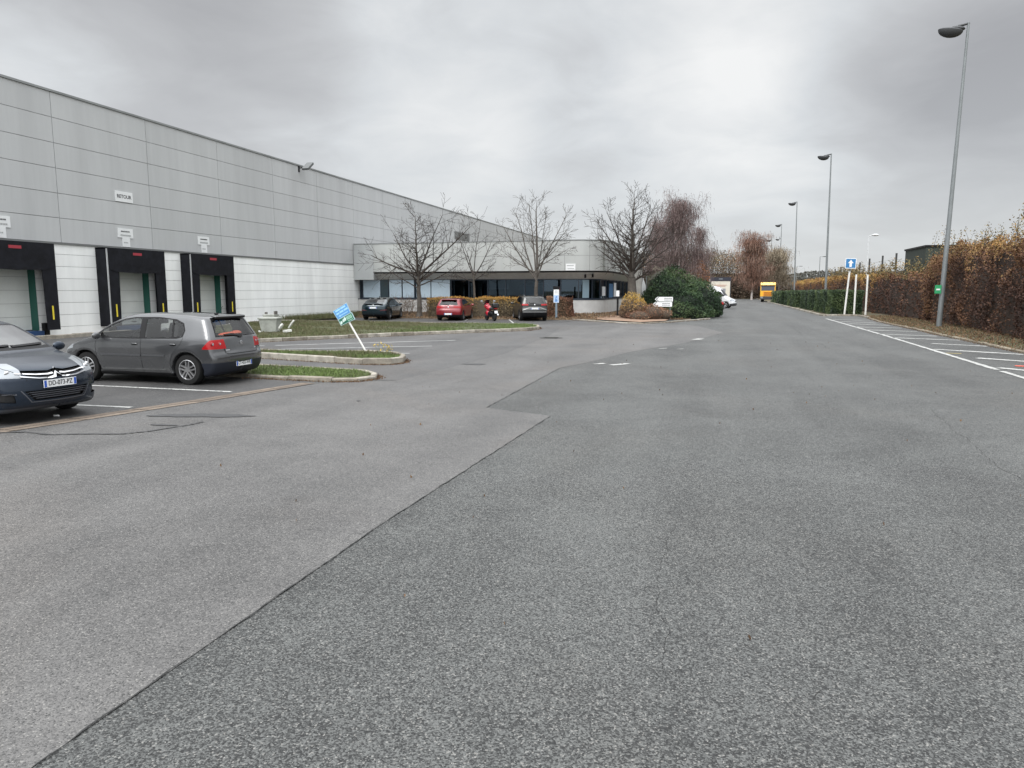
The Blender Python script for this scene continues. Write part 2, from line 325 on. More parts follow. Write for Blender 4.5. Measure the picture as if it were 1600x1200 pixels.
# ------------------------------------------------------------------ car shells: signed distance -> surface nets -> cut panels
def sd_poly(poly, X, Z):
    d = np.full(X.shape, 1e9); n = len(poly)
    for i in range(n):
        ax, az = poly[i-1]; bx, bz = poly[i]; ex, ez = bx-ax, bz-az; L2 = ex*ex+ez*ez
        t = np.clip(((X-ax)*ex+(Z-az)*ez)/L2, 0, 1); d = np.minimum(d, (X-ax-t*ex)**2+(Z-az-t*ez)**2)
    return np.where(pip(X, Z, poly), -1, 1)*np.sqrt(d)
def nets(F, o, h):
    ins = F < 0; nx, ny, nz = F.shape
    c = sum(ins[a:nx-1+a, b:ny-1+b, d:nz-1+d].astype(int) for a in (0, 1) for b in (0, 1) for d in (0, 1))
    act = (c > 0) & (c < 8); idx = -np.ones(act.shape, int); idx[act] = np.arange(act.sum())
    acc = np.zeros(act.shape+(3,)); cnt = np.zeros(act.shape)
    for ax in range(3):
        o1, o2 = [q for q in range(3) if q != ax]
        for a in (0, 1):
            for b in (0, 1):
                s0 = [slice(0, m-1) for m in (nx, ny, nz)]; s0[o1] = slice(a, F.shape[o1]-1+a); s0[o2] = slice(b, F.shape[o2]-1+b)
                s1 = list(s0); s1[ax] = slice(1, F.shape[ax]); f0 = F[tuple(s0)]; f1 = F[tuple(s1)]; m = (f0 < 0) != (f1 < 0)
                t = np.where(m, f0/np.where(m, f0-f1, 1), 0); p = np.zeros(act.shape+(3,)); p[..., ax] = t; p[..., o1] = a; p[..., o2] = b
                acc += p*m[..., None]; cnt += m
    g = np.stack(np.meshgrid(*[np.arange(m-1) for m in (nx, ny, nz)], indexing='ij'), -1)
    V = (g[act]+acc[act]/cnt[act][:, None])*h+np.array(o)
    Fs = []
    for ax in range(3):
        o1, o2 = (ax+1) % 3, (ax+2) % 3
        s0 = [slice(0, m) for m in (nx, ny, nz)]; s0[ax] = slice(0, F.shape[ax]-1); s1 = list(s0); s1[ax] = slice(1, F.shape[ax])
        for q in (s0, s1): q[o1] = slice(1, F.shape[o1]-1); q[o2] = slice(1, F.shape[o2]-1)
        a = ins[tuple(s0)]; b = ins[tuple(s1)]; m = a != b; I = np.argwhere(m)
        base = I.copy(); base[:, o1] += 1; base[:, o2] += 1
        def cell(d1, d2):
            q = base.copy(); q[:, o1] += d1; q[:, o2] += d2; return idx[q[:, 0], q[:, 1], q[:, 2]]
        Q = np.stack([cell(-1, -1), cell(0, -1), cell(0, 0), cell(-1, 0)], 1); fl = b[m]
        Q[fl] = Q[fl][:, ::-1]; Fs.append(Q)
    Fq = np.concatenate(Fs)
    for _ in range(3):   # light smoothing
        acc = np.zeros_like(V); cn = np.zeros(len(V))
        for i in range(4):
            for j in (1, 3): np.add.at(acc, Fq[:, i], V[Fq[:, (i+j) % 4]]); np.add.at(cn, Fq[:, i], 1)
        V = V*.5+.5*acc/cn[:, None]
    return V, Fq
def blur(F, it):
    for _ in range(it):
        for ax in range(3):
            a = np.roll(F, 1, ax); b = np.roll(F, -1, ax); F = .5*F+.25*a+.25*b
    return F
def shell(sp, h):
    L, W, H = sp['L'], sp['W'], sp['H']; xs = np.arange(-L/2-3*h, L/2+3.5*h, h); ny = int(math.ceil((W/2+.12)/h)); ys = np.arange(-ny, ny+1)*h; zs = np.arange(.05, H+4*h, h)
    X, Y, Z = np.meshgrid(xs, ys, zs, indexing='ij'); ay = np.abs(Y)/(W/2)
    kf, kr = sp.get('kf', .12), sp.get('kr', .08)
    sx = np.where(X > 0, 1+kf*ay**2.6, 1+kr*ay**3); hz = np.interp(X, *zip(*sp.get('crown', [(-9, .04), (9, .04)])))
    dS = sd_poly(sp['side'], X*sx, Z+hz*ay**2)
    wz = np.interp(Z, *zip(*sp['width'])); wx = np.interp(X, *zip(*sp['plan'])); wid = wz-wx
    for ax_ in sp['axles']:
        rr = np.sqrt((X-ax_)**2+(Z-sp['wr'])**2); wid = wid+.018*np.exp(-((rr-sp['ar'])/.09)**2)
    d2 = (np.abs(Y)-wid)*.93
    F = np.maximum(dS, d2); F = blur(F, sp.get('blur', 3))
    for ax_ in sp['axles']:
        c = np.sqrt((X-ax_)**2+(Z-sp['wr'])**2)-sp['ar']; c = np.maximum(c, sp.get('well', .52)-np.abs(Y)); F = np.maximum(F, -c)
    return nets(F, (xs[0], ys[0], zs[0]), h)
PJ = {'xz': (0, 2), 'yz': (1, 2), 'xy': (0, 1)}
def grow(poly, d):
    """offset a polygon outward by d"""
    n = len(poly); ar = sum(poly[i-1][0]*poly[i][1]-poly[i][0]*poly[i-1][1] for i in range(n)); sg = 1 if ar > 0 else -1; out = []
    for i in range(n):
        a, b, c = Vector(poly[i-1]), Vector(poly[i]), Vector(poly[(i+1) % n]); e1 = (b-a).normalized(); e2 = (c-b).normalized()
        n1 = Vector((e1.y, -e1.x))*sg; n2 = Vector((e2.y, -e2.x))*sg; k = 1+n1.dot(n2); out.append(tuple(b+(n1+n2)*(d/max(k, .4))))
    return out
def build_car(sp, root, mats, h=.03):
    """regions: (name, [(proj, poly), ...], side, normal condition); later ones win"""
    V, Fq = shell(sp, h); bm = bmesh.new(); vs = [bm.verts.new(v) for v in V]
    for f in Fq: bm.faces.new([vs[i] for i in f])
    bm.normal_update(); lay = bm.faces.layers.int.new('reg'); names = ['body']
    for rg in sp['regions']:
        nm, pj, cond = rg[0], rg[1], rg[2]
        for sgn in ((1, -1) if (len(rg) < 4 or rg[3] == 'both') else (1,)):
            cons = []
            for pr, poly in pj: cons.append((PJ[pr], [(a*(sgn if pr[0] == 'y' else 1), b*(sgn if pr == 'xy' else 1)) for a, b in poly]))
            def ok(f, m):
                c = f.calc_center_median(); n = f.normal
                if cond == 'side' and not (c.y*sgn > 0 and n.y*sgn > .3): return False
                if cond == 'wrap' and not (c.y*sgn > 0): return False
                if cond == 'rear' and not n.x < -.12: return False
                if cond == 'front' and not n.x > .12: return False
                for (a, b), poly in cons:
                    xs = [q[0] for q in poly]; ys = [q[1] for q in poly]
                    if not (min(xs)-m < c[a] < max(xs)+m and min(ys)-m < c[b] < max(ys)+m): return False
                return True
            cand = [f for f in bm.faces if ok(f, h*1.2)]
            for (a, b), poly in cons:
                for i in range(len(poly)):
                    p, q = poly[i-1], poly[i]; d = (q[0]-p[0], q[1]-p[1])
                    if abs(d[0])+abs(d[1]) < 1e-6: continue
                    co = [0, 0, 0]; no = [0, 0, 0]; co[a], co[b] = p; no[a], no[b] = -d[1], d[0]
                    x0, x1, y0, y1 = min(p[0], q[0])-2*h, max(p[0], q[0])+2*h, min(p[1], q[1])-2*h, max(p[1], q[1])+2*h
                    near, far = [], []
                    for f in cand:
                        c = f.calc_center_median(); (near if x0 < c[a] < x1 and y0 < c[b] < y1 else far).append(f)
                    if not near: continue
                    es = {e for f in near for e in f.edges}; vv = {v for f in near for v in f.verts}
                    r = bmesh.ops.bisect_plane(bm, geom=list(vv)+list(es)+near, plane_co=co, plane_no=no, dist=1e-5)
                    s_ = {g for g in r['geom'] if isinstance(g, bmesh.types.BMFace)}; cand = [f for f in far if f.is_valid]+[f for f in s_ if f.is_valid]
            key = nm if len(rg) > 3 and rg[3] != 'both' else nm+('#l' if sgn > 0 else '#r')
            if key not in names: names.append(key)
            k = names.index(key); cand = [f for f in set(cand) if ok(f, 0)]
            if cand:
                C = np.array([f.calc_center_median()[:] for f in cand]); m = np.ones(len(C), bool)
                for (a, b), poly in cons: m &= pip(C[:, a], C[:, b], poly)
                for f, t in zip(cand, m):
                    if t: f[lay] = k
    bm.verts.index_update(); bm.normal_update()
    vn = [v.normal.copy() for v in bm.verts]; groups = {}
    for f in bm.faces: groups.setdefault(names[f[lay]], []).append(f)
    out = {}
    for nm, fs in groups.items():
        ids = {}; vv = []; ff = []; rec = sp.get('recess', {}).get(nm.split('#')[0], 0.)
        for f in fs:
            q = []
            for v in f.verts:
                if v.index not in ids: ids[v.index] = len(vv); vv.append(v.co-vn[v.index]*rec)
                q.append(ids[v.index])
            ff.append(q)
        onm = nm.split('#')[0]; me = bpy.data.meshes.new(onm); me.from_pydata(vv, [], ff); me.materials.append(mats[nm.split('#')[0]]); me.polygons.foreach_set('use_smooth', [True]*len(ff)); me.set_sharp_from_angle(angle=R_(50))
        o = bpy.data.objects.new(onm, me); COL.objects.link(o); o.parent = root; out[nm] = o
    bm.free(); return out
def wheel(root, x, y, r, wd, side, style, m_t, m_r, n=32):
    """style: number of spokes, doubled if negative"""
    hub = MB(); hub.lathe([(.001, .0), (r*.55, .0), (r*.55, -.10), (.001, -.10)], 20)
    o = hub.build('wheel', mat('hub_dark', (.02, .02, .02), .7), root, True); o.location = (x, y-side*.06, r); o.rotation_euler.z = 0 if side > 0 else PI
    t = MB(); hw = wd/2
    t.lathe([(r*.66, -hw), (r*.80, -hw*1.04), (r*.95, -hw*.95), (r, -hw*.7), (r, hw*.7), (r*.95, hw*.95), (r*.80, hw*1.04), (r*.66, hw), (r*.66, -hw)], n)
    t.build('tyre', m_t, o, True).location = (0, -wd/2+.06, 0)
    rm = MB(); R0 = r*.66
    rm.lathe([(R0, -.06), (R0*1.01, 0), (R0*.96, .004), (R0*.9, -.02), (R0*.88, -.09)], n)
    rm.lathe([(.001, .0), (r*.16, -.002), (r*.18, -.03)], 16)
    k = abs(style)
    for i in range(k):
        for off in ((-.1, .1) if style < 0 else (0,)):
            a = 2*PI*i/k+.3; ca, sa = math.cos(a), math.sin(a); ow = off*r*1.25; iw = off*r*.8; ws = r*(.05 if style < 0 else .09)
            P = lambda rr, t_, yy: (rr*ca-t_*sa, yy, rr*sa+t_*ca)
            rm.add([P(r*.1, iw-ws, -.002), P(R0*.95, ow-ws*.9, -.012), P(R0*.95, ow+ws*.9, -.012), P(r*.1, iw+ws, -.002), P(r*.1, iw-ws, -.04), P(R0*.95, ow-ws*.9, -.05), P(R0*.95, ow+ws*.9, -.05), P(r*.1, iw+ws, -.04)], [(0, 3, 2, 1), (0, 1, 5, 4), (2, 3, 7, 6), (1, 2, 6, 5)])
    rm.build('rim', m_r, o, True).location = (0, .06, 0)
    return o
BLK = mat('black_plastic', (.008, .008, .009), .5, spec=.22); TYR = mat('tyre_rubber', (.014, .014, .014), .85, spec=.25); ALU = mat('rim_alloy', (.55, .55, .56), .3, .9)
CHR = mat('chrome', (.75, .75, .76), .12, 1.); WHT = mat('plate_white', (.72, .73, .74), .4); INK = mat('plate_ink', (.01, .01, .01), .5); BLU = mat('plate_blue', (.03, .09, .4), .4)
def plate(root, x, y, z, face, tx=None, wd=.52, m=None, tilt=0.):
    """face +1: on the nose, -1: on the tail"""
    M = frame((x, y, z), (0, face, 0), (-.0+tilt, 0, 1)); e = MB(); e.bb(-wd/2, wd/2, -.055, .055, -.006, .006)
    o = e.build('number_plate', m or WHT, root); o.matrix_basis = M
    b = MB(); b.bb(-wd/2+.004, -wd/2+.042, -.05, .05, .006, .0075); b.bb(wd/2-.042, wd/2-.004, -.05, .05, .006, .0075); b.build('band', BLU, o)
    if tx: text('lettering', tx, .098, INK, o, Matrix.Translation((0, .001, .007)), .0012, .0012, .82)
    return o
def seats(root, xf, xr, z, sc=1.):
    m = mat('seat_fabric', (.03, .03, .032), .9)
    for x, y in ((xf, .38), (xf, -.38), (xr, .42), (xr, -.42), (xr, 0)):
        s = MB(); M = Matrix.Rotation(-.22, 3, 'Y'); s.box((x, y, z), (.13, .46 if x == xf else .40, .56), M, .8); s.box((x-.09, y, z+.39), (.09, .25, .17), M, .85)
        s.tube((x-.05, y-.06, z+.2), (x-.08, y-.06, z+.34), .008); s.tube((x-.05, y+.06, z+.2), (x-.08, y+.06, z+.34), .008)
        s.build('seat', m, root, True, .03)
def cabin(root, x0, x1, w_, z0, z1, dash):
    c = MB(); c.bb(x0, x1, -w_, w_, z0, z1); c.box((dash, 0, z1+.03), (.45, w_*1.9, .12), Matrix.Rotation(.15, 3, 'Y')); c.build('cabin_floor', mat('cabin_dark', (.015, .015, .016), .85), root)
    s = MB(); n = 20; cx, cz = dash-.42, z1+.08; M = Matrix.Rotation(-.5, 3, 'Y')
    P = [Vector((cx, .38, cz))+M @ Vector((0, .18*math.cos(2*PI*i/n), .18*math.sin(2*PI*i/n))) for i in range(n+1)]; s.path(P, .014, 6); s.tube(P[0], P[n//2], .012); s.build('steering_wheel', BLK, root, True)
def mirror(root, x, y, z, m, s):
    b = MB(); b.ell((x, y+s*.13, z), (.055, .11, .075), 12, 8); b.tube((x+.02, y, z-.03), (x+.01, y+s*.08, z-.02), .02); b.build('wing_mirror', m, root, True)
def handle(root, x, y, z, m, s, ln=.2):
    b = MB(); b.ell((x, y, z), (ln*.55, .012, .028), 12, 6); b.build('door_handle_recess', BLK, root, True).location = (0, 0, 0)
    c = MB(); c.ell((x, y+s*.018, z+.006), (ln/2, .014, .014), 12, 6); c.build('door_handle', m, root, True)
from mathutils.bvhtree import BVHTree
def bvh_of(objs):
    vs, fs = [], []
    for o in objs:
        k = len(vs); vs += [v.co.copy() for v in o.data.vertices]; fs += [[i+k for i in p.vertices] for p in o.data.polygons]
    return BVHTree.FromPolygons(vs, fs)
def ribbon(bvh, mb, pts, w_, d, off=.004, thick=.006, closed=False):
    """thin strip lying on the body; pts are 2-D in the plane seen along d ('-x' = looking at the nose, '+x' tail, '-y','+y' sides, '-z' top)"""
    D = {'-x': ((-1, 0, 0), lambda a, b: (9, a, b)), '+x': ((1, 0, 0), lambda a, b: (-9, a, b)), '-y': ((0, -1, 0), lambda a, b: (a, 9, b)), '+y': ((0, 1, 0), lambda a, b: (a, -9, b)), '-z': ((0, 0, -1), lambda a, b: (a, b, 9))}
    dr, mk = D[d]; dr = Vector(dr); S = []
    for i in range(len(pts)-1):
        a, b = Vector(pts[i]), Vector(pts[i+1]); n = max(1, int((b-a).length/.05))
        S += [a.lerp(b, j/n) for j in range(n)]
    S.append(Vector(pts[-1])); top = []
    for i, s in enumerate(S):
        t = (S[min(i+1, len(S)-1)]-S[max(i-1, 0)]).normalized(); n = Vector((-t.y, t.x)); ww = w_(i/(len(S)-1)) if callable(w_) else w_
        row = []
        for k in (-.5, .5):
            q = s+n*ww*k; hit = bvh.ray_cast(Vector(mk(q.x, q.y)), dr)
            if hit[0] is None: row = None; break
            row.append(hit[0]-dr*off)
        if row: top.append(row)
    if len(top) < 2: return
    V = [p for r in top for p in r]+[p+dr*(thick+off) for r in top for p in r]; k = len(top)*2; Fs = []
    for i in range(len(top)-1):
        a = 2*i; Fs += [(a, a+1, a+3, a+2), (a, a+2, a+2+k, a+k), (a+1, a+1+k, a+3+k, a+3)]
    Fs += [(0, k, k+1, 1), (2*len(top)-2, 2*len(top)-1, 2*k-1, 2*k-2)]
    mb.add(V, Fs)
GL = glass_mat('car_glass', .70, 1., 1.5); GLD = glass_mat('car_glass_dark', .12, 1., 1.6)
RED = mat('lamp_red', (.33, .005, .007), .25); LMP = mat('lamp_clear', (.30, .32, .34), .18, .3, coat=.5)
def paint(name, c, metal=.35, rough=.32): return mat(name, c, rough, metal, coat=1., inner=(.02, .02, .02))
def gable(pts): return pts
def golf5(name, label, pos, rot):
    W = .88
    sp = dict(L=4.2, W=1.76, H=1.485, kf=.13, kr=.085, axles=(-1.32, 1.26), wr=.315, ar=.365, blur=3,
      side=[(-1.98, .24), (-2.06, .36), (-2.10, .50), (-2.095, .64), (-2.04, .71), (-2.035, .80), (-2.0, .96), (-1.90, 1.12), (-1.76, 1.33), (-1.72, 1.405), (-1.3, 1.45), (-.8, 1.475), (-.2, 1.485), (.1, 1.465), (.4, 1.405), (.75, 1.265), (1.12, 1.05), (1.22, .99), (1.6, .91), (1.88, .81), (2.02, .72), (2.09, .58), (2.095, .40), (2.03, .24), (1.75, .18), (-1.8, .19)],
      width=[(.16, .82), (.3, .85), (.5, .878), (.75, .885), (.88, .875), (.955, .85), (1.0, .83), (1.2, .745), (1.38, .665), (1.5, .60)],
      plan=[(-2.2, .10), (-1.9, .045), (-1.4, .008), (-.5, 0), (.8, 0), (1.4, .02), (1.8, .06), (2.15, .13)],
      recess={'window_front': .006, 'window_rear': .006, 'quarter_window': .006, 'rear_window': .004})
    dlo = [(1.06, .955), (.84, 1.12), (.58, 1.265), (.32, 1.35), (.05, 1.388), (-.55, 1.395), (-1.0, 1.35), (-1.2, 1.27), (-1.27, 1.12), (-1.24, .99), (-1.1, .955), (.0, .94)]
    fw = [(.88, .975), (.80, 1.10), (.55, 1.24), (.30, 1.325), (.02, 1.362), (-.12, 1.362), (-.16, .965)]
    rw = [(-.30, .965), (-.26, 1.362), (-.62, 1.365), (-.90, 1.335), (-.97, .985)]
    qw = [(-1.01, .99), (-.95, 1.325), (-1.12, 1.27), (-1.21, 1.20), (-1.235, 1.1), (-1.19, 1.0)]
    sp['regions'] = [
      ('window_trim', [('xz', dlo)], 'side'), ('window_front', [('xz', fw)], 'side'), ('window_rear', [('xz', rw)], 'side'), ('quarter_window', [('xz', qw)], 'side'),
      ('rear_trim', [('yz', [(-.66, .985), (.66, .985), (.535, 1.37), (-.535, 1.37)])], 'rear', 'one'),
      ('rear_window', [('yz', [(-.63, 1.0), (.63, 1.0), (.515, 1.325), (-.515, 1.325)])], 'rear', 'one'),
      ('windscreen', [('yz', [(-.69, 1.04), (.69, 1.04), (.55, 1.385), (-.55, 1.385)])], 'front', 'one'),
      ('lower_bumper', [('xz', [(-2.3, .15), (-1.62, .15), (-1.655, .455), (-2.3, .475)])], 'wrap'),
      ('sill', [('xz', [(-.97, .1), (.88, .1), (.88, .235), (-.97, .235)])], 'wrap'),
      ('taillight', [('xz', [(-2.3, .745), (-2.3, .945), (-1.99, .945), (-1.86, .93), (-1.71, .765), (-1.72, .745)]), ('yz', [(.47, .70), (.50, .96), (.95, .96), (.95, .7)])], 'wrap'),
      ('headlight', [('xz', [(1.6, .72), (1.62, .86), (2.2, .80), (2.2, .60)]), ('yz', [(.45, .5), (.45, .9), (.95, .9), (.95, .5)])], 'wrap')]
    pm = paint('paint_grey', (.082, .084, .088), .5, .22)
    root = thing(name, label, 'car', pos, rot)
    ms = {'body': pm, 'window_trim': BLK, 'rear_trim': BLK, 'window_front': GL, 'window_rear': GL, 'quarter_window': GL, 'rear_window': GL, 'windscreen': GL, 'lower_bumper': mat('bumper_dark', (.010, .013, .022), .5), 'sill': BLK, 'taillight': RED, 'headlight': LMP}
    out = build_car(sp, root, ms, .03); bv = bvh_of(out.values())
    m = MB()   # panel gaps
    for s in ('-y', '+y'):
        for P in ([(-.215, .94), (-.21, .5), (-.23, .24)], [(.93, .95), (.97, .80), (.93, .5), (.84, .25), (-.23, .235)], [(-1.25, .98), (-1.20, .85), (-.98, .62), (-.93, .45), (-.95, .30), (-.90, .235), (-.23, .235)], [(1.1, .94), (1.45, .87), (1.62, .84)]): ribbon(bv, m, P, .009, s, .0015, .002)
    ribbon(bv, m, [(-.60, .96), (-.64, .93)], .01, '+x', .0015, .002)
    ribbon(bv, m, [(-.53, .75), (-.52, .66), (-.46, .635), (.46, .635), (.52, .66), (.53, .75)], .014, '+x', .002, .002)
    m.build('panel_gaps', BLK, root)
    m = MB()
    for s in ('-y', '+y'): ribbon(bv, m, [(.82, .60), (.3, .60), (-.205, .60)], .035, s, .012, .01); ribbon(bv, m, [(-.235, .60), (-.80, .60)], .035, s, .012, .01)
    m.build('side_moulding', mat('moulding', (.06, .062, .066), .4), root)
    m = MB()
    for s in ('-y', '+y'): ribbon(bv, m, [(.8, .30), (-.8, .31)], .03, s, .006, .01)
    m.build('sill_highlight', pm, root)
    m = MB(); m.box((-1.735, 0, 1.408), (.14, .98, .03), Matrix.Rotation(-.16, 3, 'Y')); m.build('roof_spoiler', pm, root, True, .012)
    m = MB(); m.box((-1.77, 0, 1.375), (.06, .96, .035)); m.build('spoiler_lip', BLK, root, True, .01)
    m = MB(); ribbon(bv, m, [(-.02, 1.005), (.22, 1.035), (.42, 1.03)], lambda t: .04*(1-t)+.016, '+x', .03, .02); ribbon(bv, m, [(-.07, .995), (.04, 1.0)], .07, '+x', .03, .03); m.build('rear_wiper', BLK, root)
    hit = bv.ray_cast(Vector((-9, 0, .845)), Vector((1, 0, 0)))[0]; xb = hit.x
    b = MB(); b.lathe([(.043, 0), (.046, .006), (.038, .008), (.037, .004)], 24, 'z'); M = frame((xb-.004, 0, .845), (0, -1, 0), (.12, 0, 1))
    for q in ([(-.022, .026), (-.002, -.004)], [(.022, .026), (.002, -.004)], [(-.034, .006), (-.014, -.032), (0, -.006)], [(.034, .006), (.014, -.032), (0, -.006)]): b.path([(x, y, .004) for x, y in q], .0045, 4)
    e = b.build('tail_emblem', CHR, root); e.matrix_basis = M
    hb = bv.ray_cast(Vector((-9, 0, .40)), Vector((1, 0, 0)))[0]
    plate(root, hb.x-.008, 0, .415, -1, 'CT-433-WR')
    m = MB(); ribbon(bv, m, [(.50, .715), (.40, .715)], .018, '+x', .006, .004); ribbon(bv, m, [(-.50, .715), (-.44, .715)], .02, '+x', .006, .004); m.build('tail_badge', CHR, root)
    # clear round lenses inside the tail lights
    for s in (1, -1):
        for y, r in ((.60, .05), (.755, .055)):
            h_ = bv.ray_cast(Vector((-9, s*y, .845)), Vector((1, 0, 0)))[0]
            c = MB(); c.ell((h_.x+.012, s*y, .845), (.022, r*.62, r*.62), 16, 8); c.build('lens', LMP, out['taillight#l' if s > 0 else 'taillight#r'], True)
            c = MB(); c.ell((h_.x+.02, s*y, .845), (.024, r, r), 16, 8); c.build('lens_ring', mat('lamp_red_dark', (.25, .01, .012), .2), out['taillight#l' if s > 0 else 'taillight#r'], True)
    for s in (1, -1):
        mirror(root, .80, s*.86, 1.0, pm, s)
        for x in (-.06, -1.02):
            y = abs(bv.ray_cast(Vector((x, 9*s, .835)), Vector((0, -s, 0)))[0].y); handle(root, x, s*(y-.002), .835, pm, s, .17)
        wheel(root, -1.32, s*.845, .315, .205, s, -5, TYR, ALU); wheel(root, 1.26, s*.845, .315, .205, s, -5, TYR, ALU)
    cabin(root, -1.7, 1.15, .72, .3, .88, .72); seats(root, -.05, -.85, .95)
    a = MB(); a.tube((-1.45, 0, 1.44), (-1.62, 0, 1.62), .006, .003, 6); a.ell((-1.44, 0, 1.45), (.05, .03, .02)); a.build('aerial', BLK, root)
    pc = MB(); pc.ell((-1.80, .10, 1.02), (.10, .33, .05), 16, 8); pc.ell((-1.82, -.12, 1.04), (.08, .16, .055), 12, 6); pc.build('orange_blanket', mat('orange_cloth', (.75, .13, .06), .8, bump=.5), root, True)
    u = MB(); u.bb(-1.8, 1.8, -.6, .6, .17, .3); u.build('underbody', BLK, root)
    return root
def c4(name, label, pos, rot):
    sp = dict(L=4.33, W=1.79, H=1.49, kf=.165, kr=.10, axles=(-1.395, 1.215), wr=.32, ar=.37, blur=3,
      side=[(-2.05, .24), (-2.12, .4), (-2.165, .6), (-2.14, .82), (-2.02, 1.0), (-1.8, 1.26), (-1.5, 1.40), (-.9, 1.475), (-.3, 1.49), (.05, 1.475), (.4, 1.40), (.8, 1.22), (1.12, 1.06), (1.25, 1.0), (1.6, .945), (1.9, .865), (2.06, .79), (2.13, .70), (2.16, .56), (2.165, .40), (2.14, .26), (2.08, .20), (1.75, .17), (-1.8, .19)],
      width=[(.16, .85), (.3, .875), (.5, .89), (.75, .895), (.9, .88), (.98, .86), (1.2, .755), (1.4, .66), (1.5, .60)],
      plan=[(-2.2, .10), (-1.9, .045), (-1.4, .008), (-.5, 0), (.8, 0), (1.3, .02), (1.8, .09), (2.2, .19)],
      recess={'upper_grille': .03, 'lower_grille': .04, 'fog_recess': .035})
    dlo = [(1.12, .97), (.84, 1.14), (.5, 1.29), (.2, 1.38), (-.3, 1.41), (-.9, 1.38), (-1.3, 1.28), (-1.5, 1.12), (-1.3, 1.0), (.0, .95)]
    sp['regions'] = [('window_trim', [('xz', dlo)], 'side'), ('side_window', [('xz', grow(dlo, -.03))], 'side'),
      ('windscreen_trim', [('yz', [(-.74, 1.025), (.74, 1.025), (.595, 1.40), (-.595, 1.40)])], 'front', 'one'),
      ('windscreen', [('yz', [(-.70, 1.065), (.70, 1.065), (.565, 1.385), (-.565, 1.385)])], 'front', 'one'),
      ('upper_grille', [('yz', [(-.53, .755), (-.40, .70), (-.1, .665), (.1, .665), (.40, .70), (.53, .755), (.46, .785), (.12, .765), (0, .79), (-.12, .765), (-.46, .785)])], 'front', 'one'),
      ('lower_grille', [('yz', [(-.50, .49), (-.38, .345), (.38, .345), (.50, .49)])], 'front', 'one'),
      ('fog_recess', [('yz', [(.60, .33), (.62, .46), (.80, .49), (.86, .36)])], 'front'),
      ('headlight', [('xz', [(2.3, .66), (2.3, .80), (1.95, .86), (1.50, .905), (1.62, .80), (1.85, .70)]), ('yz', [(.53, .6), (.47, .80), (.5, .95), (.95, .95), (.95, .6)])], 'wrap'),
      ('lip', [('xz', [(1.6, .1), (1.6, .235), (2.3, .25), (2.3, .1)])], 'wrap')]
    pm = mat('paint_dark_blue', (.011, .020, .036), .24, .5, coat=.45, inner=(.02, .02, .02)); root = thing(name, label, 'car', pos, rot)
    ms = {'body': pm, 'window_trim': BLK, 'windscreen_trim': BLK, 'side_window': GLD, 'windscreen': glass_mat('windscreen_glass', .30, 1., 2.3), 'upper_grille': BLK, 'lower_grille': BLK, 'fog_recess': mat('recess_black', (.006, .006, .007), .6), 'headlight': LMP, 'lip': mat('bumper_grey', (.05, .055, .065), .45)}
    out = build_car(sp, root, ms, .03); bv = bvh_of(out.values())
    cz = MB()
    for dz in (0, -.052):   # double chevron running into two long bars
        P = [(-.56+abs(dz)*.8, .755+dz*.9), (-.30, .722+dz), (-.13, .715+dz), (-.055, .725+dz), (0, .79+dz), (.055, .725+dz), (.13, .715+dz), (.30, .722+dz), (.56-abs(dz)*.8, .755+dz*.9)]
        ribbon(bv, cz, P, lambda t: .015+.012*math.exp(-((t-.5)/.1)**2), '-x', .022, .02)
    cz.build('chevron_emblem', CHR, root)
    g = MB()
    for z in (.375, .405, .435, .465): ribbon(bv, g, [(-.40-(z-.375)*.9, z), (.40+(z-.375)*.9, z)], .010, '-x', .030, .012)
    g.build('grille_bar', mat('grille_bar_grey', (.10, .105, .12), .35, .4), root)
    e = MB(); ribbon(bv, e, [(-.54, .50), (-.42, .325), (0, .318), (.42, .325), (.54, .50)], .014, '-x', .006, .008); e.build('grille_surround', mat('grille_bar_grey', (.1, .1, .1)), root)
    e = MB()
    for s in (1, -1): ribbon(bv, e, [(s*.60, .455), (s*.80, .462), (s*.87, .45)], .02, '-x', .02, .01)
    e.build('fog_trim', mat('grille_bar_grey', (.1, .1, .1)), root)
    g = MB()
    for s in (1, -1):
        ribbon(bv, g, [(1.28, s*.74), (1.6, s*.70), (1.85, s*.62), (2.05, s*.50)], .008, '-z', .0015, .002)
        ribbon(bv, g, [(.92, .96), (.95, .80), (.90, .5), (.82, .27), (-.3, .25)], .009, '-y' if s > 0 else '+y', .0015, .002)
    ribbon(bv, g, [(2.075, -.50), (2.10, -.2), (2.11, 0), (2.10, .2), (2.075, .50)], .008, '-z', .0015, .002)
    g.build('panel_gaps', BLK, root)
    g = MB()
    for y0, y1 in ((-.62, .02), (.05, .62)): ribbon(bv, g, [(y0, 1.085), (y1, 1.10)], .022, '-x', .03, .015)
    g.build('windscreen_wiper', BLK, root)
    # inside the head lamps
    for s in (1, -1):
        for y, z, r in ((.62, .76, .045), (.73, .78, .038)):
            h_ = bv.ray_cast(Vector((9, s*y, z)), Vector((-1, 0, 0)))[0]
            if h_: c = MB(); c.ell((h_.x-.012, s*y, z), (.02, r, r*.8), 14, 8); c.build('reflector', CHR, out['headlight#l' if s > 0 else 'headlight#r'], True)
    hb = bv.ray_cast(Vector((9, 0, .575)), Vector((-1, 0, 0)))[0]
    plate(root, hb.x+.010, 0, .575, 1, 'DD-073-PZ')
    for s in (1, -1):
        mirror(root, .85, s*.88, 1.02, pm, s); wheel(root, -1.395, s*.86, .32, .205, s, 5, TYR, ALU); wheel(root, 1.215, s*.86, .32, .205, s, 5, TYR, ALU)
    cabin(root, -1.6, 1.15, .74, .3, .9, .72); seats(root, -.05, -.85, .96)
    u = MB(); u.bb(-1.8, 1.8, -.6, .6, .17, .3); u.build('underbody', BLK, root)
    return root
